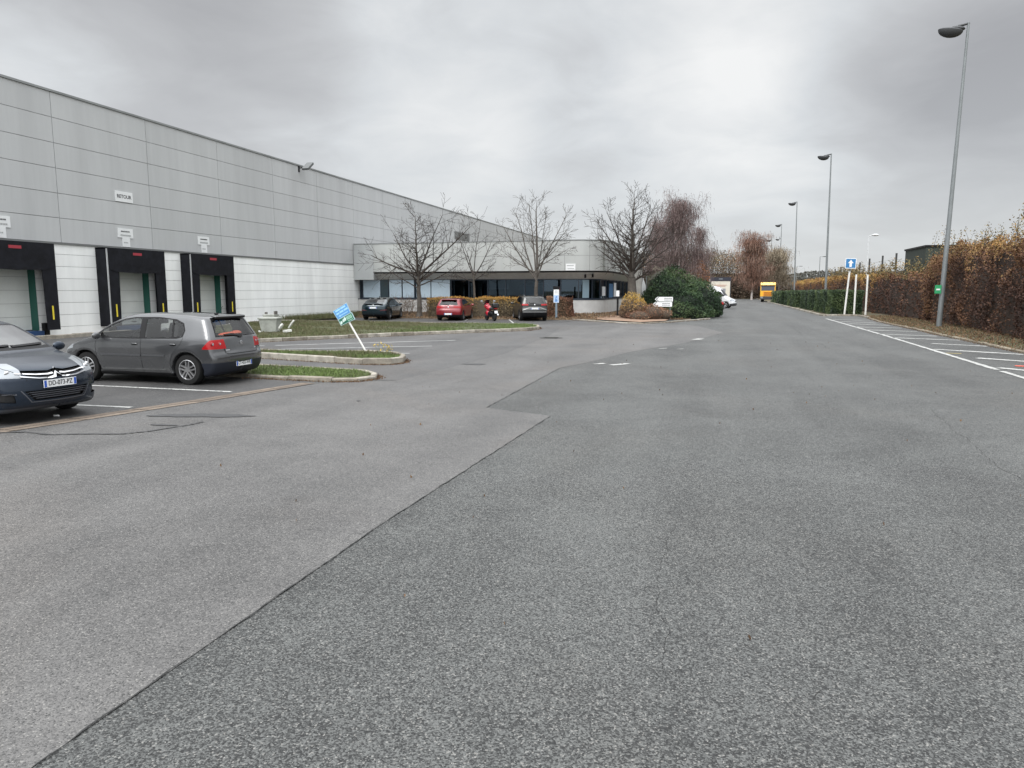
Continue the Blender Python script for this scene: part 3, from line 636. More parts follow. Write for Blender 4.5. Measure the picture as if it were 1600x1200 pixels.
def farcar(name, label, pos, rot, kind, col, cat='car', h=.05):
    P = dict(
     hatch=dict(L=4.28, W=1.79, H=1.46, axles=(-1.33, 1.29), wr=.32, ar=.37, rear=[(-2.02, .24), (-2.12, .45), (-2.13, .66), (-2.07, .78), (-2.03, .98), (-1.78, 1.30), (-1.7, 1.39)], top=[(-1.2, 1.44), (-.3, 1.456), (.2, 1.42)], nose=[(.75, 1.22), (1.15, .99), (1.7, .86), (2.05, .70), (2.13, .5), (2.08, .22)]),
     suv=dict(L=4.45, W=1.84, H=1.64, axles=(-1.36, 1.32), wr=.345, ar=.40, rear=[(-2.1, .30), (-2.2, .5), (-2.215, .72), (-2.14, .86), (-2.12, 1.08), (-1.92, 1.42), (-1.86, 1.55)], top=[(-1.2, 1.61), (-.3, 1.63), (.25, 1.58)], nose=[(.72, 1.36), (1.05, 1.13), (1.7, 1.03), (2.1, .86), (2.21, .6), (2.12, .26)]),
     coupe=dict(L=4.6, W=1.86, H=1.50, axles=(-1.38, 1.38), wr=.35, ar=.40, rear=[(-2.15, .28), (-2.27, .5), (-2.29, .74), (-2.25, .98), (-2.18, 1.04), (-1.9, 1.13)], top=[(-1.3, 1.36), (-.6, 1.485), (-.1, 1.49), (.3, 1.45)], nose=[(.8, 1.25), (1.2, 1.04), (1.8, .93), (2.18, .76), (2.28, .5), (2.2, .24)]),
     sedan=dict(L=4.6, W=1.80, H=1.42, axles=(-1.36, 1.38), wr=.32, ar=.37, rear=[(-2.2, .26), (-2.28, .45), (-2.29, .68), (-2.22, .98), (-2.1, 1.03), (-1.7, 1.06)], top=[(-1.1, 1.36), (-.4, 1.41), (.1, 1.39)], nose=[(.75, 1.17), (1.12, .97), (1.8, .84), (2.15, .68), (2.28, .48), (2.2, .22)]))[kind]
    H = P['H']; L = P['L']; W = P['W']/2; sc = H/1.485; belt = .95*sc
    side = P['rear']+P['top']+P['nose']+[(1.8, .2), (-1.8, .2)]
    fast = kind in ('coupe', 'sedan')
    sp = dict(L=L, W=P['W'], H=H, kf=.12, kr=.085, axles=P['axles'], wr=P['wr'], ar=P['ar'], blur=1, side=side,
      width=[(.16, W-.06), (.4, W-.01), (.75*sc, W), (.9*sc, W-.02), (1.0*sc, W-.05), (1.2*sc, W-.14), (1.38*sc, W-.22), (1.5*sc, W-.29)],
      plan=[(-2.35, .14), (-1.9, .05), (-1.4, .01), (.8, 0), (1.4, .02), (2.3, .15)])
    rt = {'hatch': -1.30, 'suv': -1.45, 'coupe': -1.45, 'sedan': -1.25}[kind]
    dlo = [(1.0, belt+.01), (.55, belt+.26), (.1, H-.10), (-.6, H-.085), (rt+.25, H-.13), (rt-.05, belt+.22), (rt-.12, belt+.05), (-1.0, belt)]
    b1 = [q for q in [(.85, belt+.03), (.5, belt+.24), (.08, H-.125), (-.10, H-.12), (-.12, belt+.03)]]
    b2 = [(-.22, belt+.03), (-.20, H-.12), (-.6, H-.115), (rt+.27, H-.155), (rt+.02, belt+.2), (rt-.03, belt+.06)]
    body = col; z = {'hatch': (1.0, 1.31), 'suv': (1.12, 1.48), 'coupe': (1.15, 1.40), 'sedan': (1.08, 1.33)}[kind]
    if kind == 'hatch': tl = [('xz', [(-2.4, .80), (-2.4, .93), (-1.85, .93), (-1.85, .84)]), ('yz', [(.35, .80), (.35, .93), (.95, .95), (.95, .78)])]
    elif kind == 'suv': tl = [('xz', [(-2.4, .97), (-2.4, 1.10), (-1.95, 1.10), (-1.95, 1.0)]), ('yz', [(.42, .97), (.42, 1.09), (.95, 1.11), (.95, .95)])]
    elif kind == 'coupe': tl = [('xz', [(-2.4, .60), (-2.4, .67), (-2.0, .74), (-2.0, .66)]), ('yz', [(.45, .58), (.45, .66), (.95, .73), (.95, .60)])]
    else: tl = [('xz', [(-2.4, .74), (-2.4, .96), (-2.0, .96), (-2.05, .74)]), ('yz', [(.38, .74), (.38, .96), (.95, .96), (.95, .74)])]
    sp['regions'] = [('window_trim', [('xz', dlo)], 'side'), ('window_front', [('xz', b1)], 'side'), ('window_rear', [('xz', b2)], 'side'),
      ('rear_window', [('yz', [(-.62, z[0]), (.62, z[0]), (.50, z[1]), (-.50, z[1])])], 'rear', 'one'),
      ('windscreen', [('yz', [(-.66, belt+.08), (.66, belt+.08), (.54, H-.09), (-.54, H-.09)])], 'front', 'one'),
      ('lower_bumper', [('xz', [(-2.5, .1), (-1.7, .1), (-1.7, .40 if kind != 'suv' else .56), (-2.5, .36 if kind != 'suv' else .56)])], 'wrap'),
      ('sill', [('xz', [(-1., .1), (1., .1), (1., .28 if kind != 'suv' else .36), (-1., .28 if kind != 'suv' else .36)])], 'wrap')]
    if kind == 'suv': sp['regions'].append(('tail_band', [('yz', [(-.9, .95), (.9, .95), (.9, 1.115), (-.9, 1.115)])], 'rear', 'one'))
    sp['regions'] += [('taillight', tl, 'wrap'), ('headlight', [('xz', [(1.7, .62*sc), (1.65, .80*sc), (2.4, .76*sc), (2.4, .60*sc)]), ('yz', [(.45, .5), (.45, 1.), (.95, 1.), (.95, .5)])], 'wrap')]
    ms = {'body': body, 'window_trim': BLK, 'window_front': GLD, 'window_rear': GLD, 'rear_window': GLD, 'windscreen': GLD, 'lower_bumper': BLK, 'sill': BLK, 'tail_band': mat('gloss_black', (.008, .008, .008), .15), 'taillight': RED if kind != 'coupe' else mat('lamp_smoke', (.10, .03, .035), .15, coat=1.), 'headlight': LMP}
    root = thing(name, label, cat, pos, rot); out = build_car(sp, root, ms, h); bv = bvh_of(out.values())
    pz = {'hatch': .44, 'suv': .80, 'coupe': .82, 'sedan': .60}[kind]; hb = bv.ray_cast(Vector((-9, 0, pz)), Vector((1, 0, 0)))[0]; plate(root, hb.x-.012, 0, pz, -1)
    m = MB(); e = {'hatch': .86, 'suv': 1.03, 'coupe': .98, 'sedan': .9}[kind]; hb = bv.ray_cast(Vector((-9, 0, e)), Vector((1, 0, 0)))[0]; m.ell((hb.x, 0, e), (.012, .05, .05)); m.build('tail_emblem', CHR, root)
    m = MB(); ribbon(bv, m, [(-.05, z[0]+.02), (.35, z[0]+.05)], .03, '+x', .03, .02); m.build('rear_wiper', BLK, root)
    if kind == 'suv':
        m = MB(); ribbon(bv, m, [(-.78, .585), (.78, .585)], .05, '+x', .02, .02); m.build('bumper_strip', CHR, root)
        m = MB(); ribbon(bv, m, [(-.80, .70), (-.3, .88), (.3, .88), (.80, .70)], .05, '+x', .008, .01); m.build('tailgate_crease', mat('suv_light_grey', (.22, .22, .21), .3, .6), root)
        for s in (1, -1):
            m = MB(); m.path([(.2, s*.60, H-.035), (.0, s*.62, H+.035), (-1.4, s*.60, H+.01), (-1.65, s*.57, H-.05)], .018); m.build('roof_rail', CHR, root)
    if kind == 'hatch':
        m = MB(); ribbon(bv, m, [(-.85, .72), (-.4, .70), (.4, .70), (.85, .72)], .03, '+x', .01, .01); m.build('bumper_crease', body, root)
        m = MB(); m.box((-1.78, 0, H-.085), (.2, 1.05, .03), Matrix.Rotation(-.15, 3, 'Y')); m.build('roof_spoiler', body, root, True, .01)
    if kind == 'coupe':
        m = MB(); m.box((-2.17, 0, 1.06), (.14, 1.30, .035), Matrix.Rotation(.1, 3, 'Y')); m.build('boot_spoiler', BLK, root, True, .01)
        m = MB(); m.ell((-.75, 0, H+.02), (.08, .025, .05)); m.build('aerial', BLK, root, True)
    for s in (1, -1):
        mirror(root, .80, s*(W-.02), belt+.05, body, s)
        for x in (-.1, -1.0):
            hh = bv.ray_cast(Vector((x, 9*s, belt-.12)), Vector((0, -s, 0)))[0]; c = MB(); c.ell((x, hh.y+s*.01, belt-.12), (.09, .014, .015), 8, 5); c.build('door_handle', body, root, True)
        for a in P['axles']: wheel(root, a, s*(W-.04), P['wr'], .215, s, 5, TYR, mat('rim_dark', (.10, .10, .105), .4, .6), 20)
    cabin(root, -1.6, 1.0, W-.18, .3, belt-.06, .72); seats(root, -.05, -.85, belt+.02)
    return root
def motorbike(name, label, pos, rot):
    root = thing(name, label, 'motorbike', pos, rot)   # x forward
    def wh(x):
        m = MB(); m.lathe([(.20, -.05), (.27, -.065), (.30, -.03), (.30, .03), (.27, .065), (.20, .05), (.20, -.05)], 24); m.lathe([(.001, -.02), (.21, -.02), (.21, .02), (.001, .02)], 20); o = m.build('wheel', TYR, root, True); o.location = (x, 0, .30)
    wh(.70); wh(-.68); rd = mat('bike_red', (.42, .02, .035), .25, coat=1.); bk = mat('gloss_black', (.008, .008, .008), .15)
    m = MB(); m.ell((.30, 0, .78), (.34, .17, .17)); m.ell((.60, 0, .92), (.22, .20, .20)); m.ell((.35, 0, .48), (.30, .20, .22)); m.build('fairing', rd, root, True)
    m = MB(); m.ell((-.05, 0, .45), (.42, .17, .20)); m.box((0, 0, .35), (.5, .26, .2)); m.build('engine', BLK, root, True)
    m = MB(); m.ell((-.32, 0, .80), (.46, .16, .09)); m.ell((-.72, 0, .82), (.2, .12, .1)); m.build('seat', mat('seat_fabric', (.03,)*3), root, True)
    m = MB(); m.box((-.86, 0, 1.0), (.34, .44, .28), None, .85); m.build('top_case', bk, root, True, .05)
    m = MB(); M = Matrix.Rotation(-.5, 3, 'Y'); m.box((.66, 0, 1.18), (.02, .36, .36), M, .7); m.build('windshield', GLD, root, True)
    m = MB(); m.tube((.45, -.36, 1.05), (.45, .36, 1.05), .018); m.build('handlebar', BLK, root)
    for s in (1, -1):
        m = MB(); m.tube((.45, s*.30, 1.05), (.48, s*.42, 1.22), .01); m.ell((.47, s*.44, 1.25), (.02, .09, .06)); m.build('mirror', LMP, root, True)
        m = MB(); m.tube((.42, s*.10, .95), (.70, s*.10, .30), .028); m.build('fork', CHR, root, True)
    m = MB(); m.path([(.0, -.16, .30), (-.4, -.20, .30), (-.75, -.22, .42)], [.03, .04, .06], 10); m.build('exhaust', CHR, root, True)
    m = MB(); m.box((-.80, 0, .60), (.28, .2, .18), Matrix.Rotation(.4, 3, 'Y')); m.build('rear_mudguard', BLK, root, True, .03)
    m = MB(); m.box((-1.0, 0, .58), (.02, .21, .17), Matrix.Rotation(.3, 3, 'Y')); m.build('number_plate', WHT, root)
    m = MB(); m.ell((-.93, 0, .80), (.04, .14, .04)); m.build('taillight', RED, root, True)
    m = MB(); m.tube((.0, -.1, .28), (-.05, -.30, .0), .015); m.build('side_stand', BLK, root)
    return root
def van(name, label, pos, rot):
    wp = paint('paint_white', (.72, .73, .74), 0., .35); root = thing(name, label, 'van', pos, rot)
    sp = dict(L=5.6, W=2.0, H=2.45, kf=.12, kr=.01, axles=(-1.75, 1.75), wr=.34, ar=.40, blur=1, well=.6, crown=[(-9, .03), (9, .03)],
      side=[(-2.78, .35), (-2.8, 1.0), (-2.74, 2.35), (-2.6, 2.45), (.4, 2.45), (.95, 2.32), (1.35, 1.85), (1.75, 1.32), (2.1, 1.15), (2.6, .95), (2.78, .75), (2.8, .4), (2.7, .25), (-2.6, .28)],
      width=[(.2, .93), (.5, .98), (1.1, 1.0), (1.5, .97), (2.2, .88), (2.5, .8)], plan=[(-3, .03), (-2, 0), (1.3, 0), (2.0, .05), (2.9, .18)])
    dl = [(1.62, 1.32), (1.2, 1.78), (.55, 1.82), (.50, 1.32)]
    sp['regions'] = [('window_trim', [('xz', grow(dl, .03))], 'side'), ('side_window', [('xz', dl)], 'side'), ('windscreen', [('yz', [(-.82, 1.38), (.82, 1.38), (.72, 2.05), (-.72, 2.05)])], 'front', 'one'),
      ('headlight', [('xz', [(2.25, .78), (2.2, 1.05), (3, .95), (3, .75)]), ('yz', [(.5, .6), (.5, 1.2), (1.1, 1.2), (1.1, .6)])], 'wrap'), ('bumper', [('xz', [(2.2, .1), (2.2, .5), (3, .58), (3, .1)])], 'wrap'),
      ('grille', [('yz', [(-.5, .72), (.5, .72), (.5, .84), (-.5, .84)])], 'front', 'one')]
    out = build_car(sp, root, {'body': wp, 'window_trim': BLK, 'side_window': GLD, 'windscreen': GLD, 'headlight': LMP, 'bumper': mat('moulding', (.06,)*3), 'grille': BLK}, .06)
    for s in (1, -1):
        mirror(root, 1.45, s*1.0, 1.45, BLK, s)
        for a in sp['axles']: wheel(root, a, s*.93, .34, .22, s, 5, TYR, ALU, 20)
    cabin(root, .2, 1.7, .85, .4, 1.2, 1.5); return root
def box_truck(name, label, pos, rot):
    root = thing(name, label, 'truck', pos, rot)   # x = rear of the truck faces viewers at rot = -90
    m = MB(); m.bb(-3.6, 3.2, -1.2, 1.2, .95, 3.45); m.build('cargo_box', mat('cream_panel', (.62, .58, .49), .5, var=.05), root, bevel=.02)
    m = MB(); m.bb(3.2, 3.30, -1.25, 1.25, 3.15, 3.60); m.bb(3.2, 3.28, -1.25, -1.17, .95, 3.15); m.bb(3.2, 3.28, 1.17, 1.25, .95, 3.15); m.build('rear_frame', mat('frame_black', (.02, .022, .035), .5), root)
    m = MB(); m.bb(3.2, 3.25, -1.15, -.01, 1.0, 3.12); m.bb(3.2, 3.25, .01, 1.15, 1.0, 3.12); d = m.build('rear_door', mat('cream_panel', (.6,)*3), root)
    m = MB(); m.bb(3.25, 3.27, -.75, .75, 2.62, 2.66); m.bb(3.25, 3.27, -.6, .6, 2.48, 2.54); m.build('lettering_line', mat('faded_red', (.45, .2, .14), .6), d)
    m = MB(); m.bb(3.25, 3.28, .12, .62, 1.6, 2.2); m.build('notice', mat('grey_notice', (.25, .25, .27), .5), d)
    m = MB(); m.bb(3.30, 3.32, -.22, .22, 3.35, 3.42); m.build('marker_lamp', LMP, root)
    m = MB(); m.bb(-5.4, -3.7, -1.15, 1.15, .6, 3.0); m.build('cab', mat('paint_white', (.7,)*3), root, bevel=.15)
    m = MB(); m.bb(-5.2, 3.1, -.5, .5, .55, .95); m.build('chassis', BLK, root)
    for x in (-4.6, 2.0):
        for s in (1, -1): wheel(root, x, s*1.05, .48, .28, s, 6, TYR, ALU, 20)
    return root
def orange_truck(name, label, pos, rot):
    root = thing(name, label, 'truck', pos, rot)   # x forward
    ye = mat('truck_yellow', (.80, .42, .03), .35, coat=.6); orr = mat('truck_orange', (.75, .27, .02), .35, coat=.6)
    m = MB(); m.prism([(-.9, .75), (1.05, .75), (1.1, 1.9), (1.0, 2.9), (.75, 3.35), (-.9, 3.35)], 1, -1.22, 1.22); m.build('cab', ye, root, bevel=.06)
    m = MB(); m.prism([(1.10, 1.95), (1.135, 1.95), (1.035, 2.72), (1.0, 2.72)], 1, -1.08, 1.08); m.build('windscreen', mat('dark_screen', (.05, .055, .075), .12), root)
    m = MB(); m.box((1.05, 0, 2.80), (.22, 2.3, .09), Matrix.Rotation(.3, 3, 'Y')); m.build('sun_visor', BLK, root)
    m = MB(); m.bb(1.10, 1.14, -.75, .75, 1.05, 1.75); g = m.build('grille', orr, root)
    m = MB(); [m.bb(1.14, 1.16, -.6, .6, z, z+.07) for z in (1.15, 1.35, 1.55)]; m.build('slat', BLK, g)
    m = MB(); m.bb(.95, 1.2, -1.2, 1.2, .42, .95); m.build('bumper', mat('bumper_slate', (.04, .04, .045), .5), root, bevel=.05)
    for s in (1, -1):
        m = MB(); m.bb(1.2, 1.23, s*.95-.2, s*.95+.2, .62, .85); m.build('headlight', LMP, root)
        m = MB(); m.bb(.85, 1.0, s*1.45-.13, s*1.45+.13, 2.0, 2.65); m.tube((.9, s*1.2, 2.5), (.9, s*1.45, 2.5), .03); m.build('wing_mirror', BLK, root)
        m = MB(); m.ell((1.05, s*.9, 3.28), (.06, .09, .05)); m.build('roof_lamp', BLK, root, True)
    m = MB(); m.bb(-1.1, -.95, -.9, .9, .8, 3.0); m.tube((-1.3, -1.15, .8), (-1.3, -1.15, 2.7), .17, .13, 14); m.tube((-1.3, -1.15, 2.7), (-1.5, -1.15, 3.1), .13, .11, 14); m.build('exhaust_stack', mat('white_tank', (.62, .62, .62), .4), root, True)
    m = MB(); m.bb(-6.5, -.9, -.45, .45, .6, .95); m.build('chassis', BLK, root)
    m = MB(); m.bb(-6.3, -1.7, -1.2, 1.2, 1.0, 1.9); m.build('tipper_body', orr, root, bevel=.05)
    for x in (.35, -3.4, -4.8):
        for s in (1, -1): wheel(root, x, s*1.08, .5, .3, s, 6, TYR, ALU, 20)
    return root
# ------------------------------------------------------------------ setting
A_ROAD = asphalt('asphalt_coarse', (.012, .0125, .0125), (.116, .119, .115), 1.25, .05, .45, .64, True)
A_LITE = asphalt('asphalt_light', (.043, .042, .0415), (.142, .1375, .1335), .75, .25, .30, .64)
A_MID = asphalt('asphalt_lane', (.035, .035, .036), (.112, .109, .107), .6, .35, .6, .66)
A_PARK = asphalt('asphalt_parking', (.022, .022, .023), (.078, .075, .073), .6, .2, .5, .6)
PAINT_W = mat('road_paint', (.40, .40, .385), .7, var=.25, vscale=6, bump=.2, worn=.54)
CONC = mat('kerb_concrete', (.36, .335, .29), .85, var=.28, vscale=7, bump=.5, bscale=60)
SOIL = mat('soil', (.085, .062, .042), .95, var=.45, vscale=3, bump=1., bscale=25)
def noise_poly(P, step, amp, seed=1):
    r = random.Random(seed); out = []
    for i in range(len(P)):
        a = Vector(P[i][:2]); b = Vector(P[(i+1) % len(P)][:2]); n = max(1, int((b-a).length/step)); nn = (b-a).normalized(); nn = Vector((-nn.y, nn.x))
        for k in range(n): out.append(a.lerp(b, k/n)+(nn*r.uniform(-amp, amp) if k else Vector((0, 0))))
    return out
g = MB(); S = 1500; g.add([(-S, -S, -.03), (S, -S, -.03), (S, S, -.03), (-S, S, -.03)], [(0, 1, 2, 3)])
tag(g.build('ground', mat('ground_soil', (.10, .085, .045), .95, var=.4, vscale=.4, bump=.8, bscale=8)), kind='structure')
edge = [(14, -20), (11.2, 5), (9.9, 18)]+[tuple(v[:2]) for v in gp((1600, 553), (1544, 540.6), (1500, 530.6), (1462, 523), (1431, 515.6), (1409, 511), (1372, 503), (1356, 497.5))]
corner = [(10.6, 60.3), (9.2, 60.4), (8.15, 59.6), (7.95, 61)]
far_e = [(8.15, 80), (8.55, 118), (8.9, 150), (9.3, 176)]
road = [(-45, -20)]+edge+corner+far_e+[(-14, 176), (-6, 120), (-1.2, 84), (-.6, 62), (-2.2, 52), (-6, 47.5), (-45, 47.5)]
sheet('road', road, 0.0, A_ROAD)
# pale surfacing with its cut zig-zag edge
lite = [(-2.64, -20), (-2.64, 2.1), (-2.63, 5.3), (-2.41, 10.83), (-3.62, 11.32), (-3.72, 17.74), (-3.3, 19.2), (-2.5, 23.2), (-1.0, 27.5), (.45, 34.8), (-.9, 41.5), (-5, 44), (-7.8, 37.5), (-6.8, 30), (-6.2, 21), (-6.6, 14.3), (-8.0, 13.4), (-8.6, 10.5), (-9.35, 7.6), (-10.6, 0), (-14, -20)]
sheet('light_pavement', lite, .004, A_LITE)
lane = [(-6.2, 21), (-6.8, 30), (-7.8, 37.5), (-5, 44), (-8, 46.5), (-27, 46.5), (-27, 28), (-27, 15), (-9, 13.9), (-6.6, 14.3)]
sheet('service_lane', lane, .0045, A_MID)
park = [(-9.72, 7.6), (-8.95, 10.5), (-8.35, 13.5), (-27, 13.9), (-27, -20), (-14.4, -20), (-11, 0)]
sheet('parking_bay', park, .005, A_PARK)
sheet('visitor_parking', [(-26.6, 39.5), (-9.6, 40.6), (-8.6, 44), (-9, 47.2), (-26.9, 47.2)], .0075, A_PARK)
gut = [(-9.35, 7.6), (-8.6, 10.5), (-8.05, 13.35)]
gm = MB(); L0 = [(-10.55, 0.0)]+gut; R0 = [(-10.95, 0.0), (-9.72, 7.6), (-8.95, 10.5), (-8.36, 13.35)]
for i in range(3):
    a, b, c, d = Vector(L0[i]), Vector(L0[i+1]), Vector(R0[i+1]), Vector(R0[i]); n = max(1, int((b-a).length/.8))
    for k in range(n):
        for u0, u1 in ((0, .47), (.53, 1)):
            p = [a.lerp(b, (k+.012)/n), a.lerp(b, (k+.988)/n), d.lerp(c, (k+.988)/n), d.lerp(c, (k+.012)/n)]
            q = [p[0].lerp(p[3], u0), p[1].lerp(p[2], u0), p[1].lerp(p[2], u1), p[0].lerp(p[3], u1)]
            gm.ca = random.uniform(.2, 1); gm.add([(v.x, v.y, .011) for v in q], [(0, 3, 2, 1)])
tag(gm.build('drain_channel', mat('channel_concrete', (.2, .17, .14), .85, var=.3, vscale=5, attr=[(.105, .082, .064), (.17, .135, .105)])), kind='structure')
sl_ = []
mk = MB()
def line(p, q, wd, z=.010): v = strip('', p, q, wd, z, None); mk.add([(a.x, a.y, z) for a in v], [(0, 1, 2, 3)])
def wornline(p, q, wd, gap=.16, z=.010):
    p = Vector(p[:2]); q = Vector(q[:2]); L = (q-p).length; n = max(1, int(L/.35)); d = (q-p)/n
    for i in range(n):
        if random.random() < gap: continue
        j = random.uniform(.75, 1.08); line(p+d*i, p+d*(i+1.0), wd*j, z)
line((-12.6, 11.78), (-8.95, 11.76), .10); line((-18, 11.80), (-12.6, 11.78), .10)
line((-14, 9.55), (-9.35, 9.70), .10)
tag(mk.build('parking_line', PAINT_W), kind='structure')
mk = MB()
for a, b in (((380, 541.5), (712, 532)), ((400, 547), (675, 541)), ((400, 553.5), (640, 552.5))): wornline(G(*a), G(*b), .22, .06)
mk.ca = 0; tag(mk.build('lane_marking', mat('old_paint', (.30, .30, .295), .75, var=.3, vscale=3)), kind='structure')
mk = MB()
for a, b in (((727, 501), (738, 495.5)), ((802, 505), (792, 496.5)), ((872, 501.5), (895, 500.5)), ((1010, 503.5), (1035, 502.5))): wornline(G(*a), G(*b), .11, .0)
line(G(930, 569.5), G(945, 568), .16); line(G(955, 571), G(982, 568.5), .2); line(G(1030, 545), G(1042, 544.5), .13); line(G(1058, 546), G(1068, 545.5), .1); line(G(1085, 531), G(1096, 529.5), .3)
tag(mk.build('paint_scrap', PAINT_W), kind='structure')
mk = MB(); wornline(G(1291, 498), (7.23, 34.96), .17, .0); wornline((7.23, 34.96), (6.74, 18.47), .17, .02); wornline((6.74, 18.47), (6.4, 4), .17, .02)
for a, b in (((1560, 575), (1640, 583)), ((1501.5, 558), (1605, 565.3)), ((1459, 546), (1600, 554.4)), ((1423, 535.4), (1543, 541.5)), ((1394.6, 528), (1500, 532)), ((1372, 522), (1464, 525.6)), ((1353, 515.6), (1433, 518.4)), ((1337.5, 511), (1409, 513)), ((1323, 505.6), (1390, 508.8)), ((1312.5, 502.5), (1370, 505.2)), ((1301.5, 499.4), (1356, 500.8))): wornline(G(*a), G(*b), .34, .03)
wornline((6.5, 13.5), (10.2, 15.2), .13, .05); wornline((6.5, 10.8), (10.5, 12.6), .13, .05)
tag(mk.build('hatched_marking', PAINT_W), kind='structure')
mk = MB(); line(G(1478, 552), G(1502, 553), .16); tag(mk.build('yellow_mark', mat('old_yellow', (.38, .31, .14), .8, var=.3)), kind='structure')
mk = MB(); line(G(1586, 572), G(1610, 573), .25); tag(mk.build('red_mark', mat('red_mark', (.55, .10, .06), .8, var=.3)), kind='structure')
# bitumen seam along the cut edge
mk = MB(); seam = [(-2.64, -3), (-2.64, 2.1), (-2.63, 5.3), (-2.41, 10.83), (-3.62, 11.32), (-3.72, 17.74)]
for i in range(len(seam)-1):
    a, b = Vector(seam[i]), Vector(seam[i+1]); n = int((b-a).length/.06); t = (b-a).normalized(); nn = Vector((-t.y, t.x)); prev = None
    for k in range(n+1):
        s = (a.lerp(b, k/n)).x*7+(a.lerp(b, k/n)).y*5; off = .004*math.sin(s)+.004*math.sin(2.7*s)+random.uniform(-.003, .003); ww = .0025+.002*math.sin(1.7*s)*math.sin(.6*s)+random.uniform(-.0015, .003)
        p = a.lerp(b, k/n)+nn*off; cur = (p-nn*ww, p+nn*ww)
        if prev: mk.add([(q.x, q.y, .009) for q in (prev[0], cur[0], cur[1], prev[1])], [(0, 1, 2, 3)])
        prev = cur
tag(mk.build('bitumen_seam', mat('bitumen', (.018, .018, .018), .6)), kind='structure')
# darker repairs and damp stains on the tarmac
DK = mat('tar_patch', (.052, .052, .053), .62, var=.35, vscale=20, bump=.6, bscale=90); DK2 = mat('damp_asphalt', (.085, .082, .08), .55, var=.4, vscale=12, bump=.6, bscale=90)
def blob_sheet(name, c, rx, ry, z, m, seed, rot=0):
    r = random.Random(seed); ph = [r.uniform(0, 6.3) for _ in range(4)]; P = []
    for i in range(70):
        a = 2*PI*i/70; k = 1+.13*math.sin(2*a+ph[0])+.10*math.sin(3*a+ph[1])+.06*math.sin(7*a+ph[2])+.04*math.sin(13*a+ph[3])+r.uniform(-.02, .02)
        x, y = rx*k*math.cos(a), ry*k*math.sin(a); P.append((c[0]+x*math.cos(rot)-y*math.sin(rot), c[1]+x*math.sin(rot)+y*math.cos(rot)))
    sheet(name, P, z, m)
c = G(316, 650); blob_sheet('tar_patch', c, .72, .17, .0125, DK, 3, .25)
blob_sheet('tar_patch', G(255, 665), .20, .05, .0125, DK, 4, .1); blob_sheet('tar_patch', G(741, 569.5), .34, .16, .0125, DK, 6, .1); blob_sheet('tar_patch', G(560, 627), .04, .04, .0125, DK, 6)
# cracks and scuffs
mk = MB()
def crack(pts, w0, seed):
    r = random.Random(seed); P = []
    for a, b in zip(pts, pts[1:]):
        n = max(2, int((b-a).length/.035)); P += [a.lerp(b, k/n) for k in range(n)]
    off = 0; prev = None
    for k, p in enumerate(P):
        off = off*.93+r.gauss(0, .009); q = p+Vector((off, off*.6, 0)); ww = w0*r.uniform(.1, .9)
        if prev and r.random() > .10: mk.add([(v.x, v.y, .0035+ZC) for v in (prev-Vector((pw, 0, 0)), prev+Vector((pw, 0, 0)), q+Vector((ww, 0, 0)), q-Vector((ww, 0, 0)))], [(0, 1, 2, 3)])
        prev = q; pw = ww*.5
ZC = 0.
crack([G(*q) for q in ((1062, 800), (1042, 845), (1036, 885), (1024, 905), (1032, 960), (1040, 985), (1024, 1040), (1028, 1060))], .0035, 1)
crack([G(*q) for q in ((1276, 1070), (1282, 1078), (1262, 1100))], .006, 2)
crack([G(*q) for q in ((1455, 640), (1478, 662), (1505, 683), (1530, 702), (1560, 728), (1600, 750))], .006, 3)
crack([G(*q) for q in ((1206, 498), (1220, 503), (1238, 510), (1254, 524))], .012, 4)
crack([G(*q) for q in ((1280, 536), (1296, 545))], .014, 5)
ZC = .0035
crack([G(*q) for q in ((395, 625), (440, 633), (500, 634), (560, 640), (640, 641))], .009, 6)
crack([G(*q) for q in ((205, 1012), (213, 1018))], .006, 7); crack([G(*q) for q in ((700, 600), (760, 588), (850, 578))], .008, 8); crack([G(*q) for q in ((520, 585), (620, 598), (700, 600))], .007, 9)
tag(mk.build('road_crack', mat('crack_dark', (.02, .02, .02), .9)), kind='structure')
# dark curved joint left of the pale surfacing
mk = MB(); P = [G(*q) for q in ((-60, 668), (0, 677), (40, 676), (75, 680), (130, 679), (190, 679), (230, 675), (300, 664), (318, 660))]
for i in range(len(P)-1):
    a, b = P[i], P[i+1]; n = 8
    for k in range(n):
        wd = random.uniform(.02, .07); s = strip('', a.lerp(b, k/n)+Vector((0, random.uniform(-.01, .01), 0)), a.lerp(b, (k+1)/n)+Vector((0, random.uniform(-.01, .01), 0)), wd, 0, None); mk.add([(v.x, v.y, .0125) for v in s], [(0, 1, 2, 3)])
tag(mk.build('tar_joint', DK), kind='structure')
def manhole(px, py, r, lbl):
    t = thing('manhole_cover', lbl, 'manhole cover', G(px, py, .006)); m = MB(); m.lathe([(r*1.15, 0), (r*1.15, .008), (r, .008)], 28, 'z'); m.build('frame', mat('iron_dark', (.05, .048, .045), .6, .5), t)
    m = MB(); m.lathe([(r*.97, .006), (.001, .006)], 28, 'z'); [m.bb(-r*.7, r*.7, y-.012, y+.012, .006, .012) for y in (-.2, -.1, 0, .1, .2)]; m.build('cover', mat('iron_dark', (.05,)*3), t)
manhole(861, 528, .42, 'round iron manhole cover in the lane beyond the tip of the long grass bank')
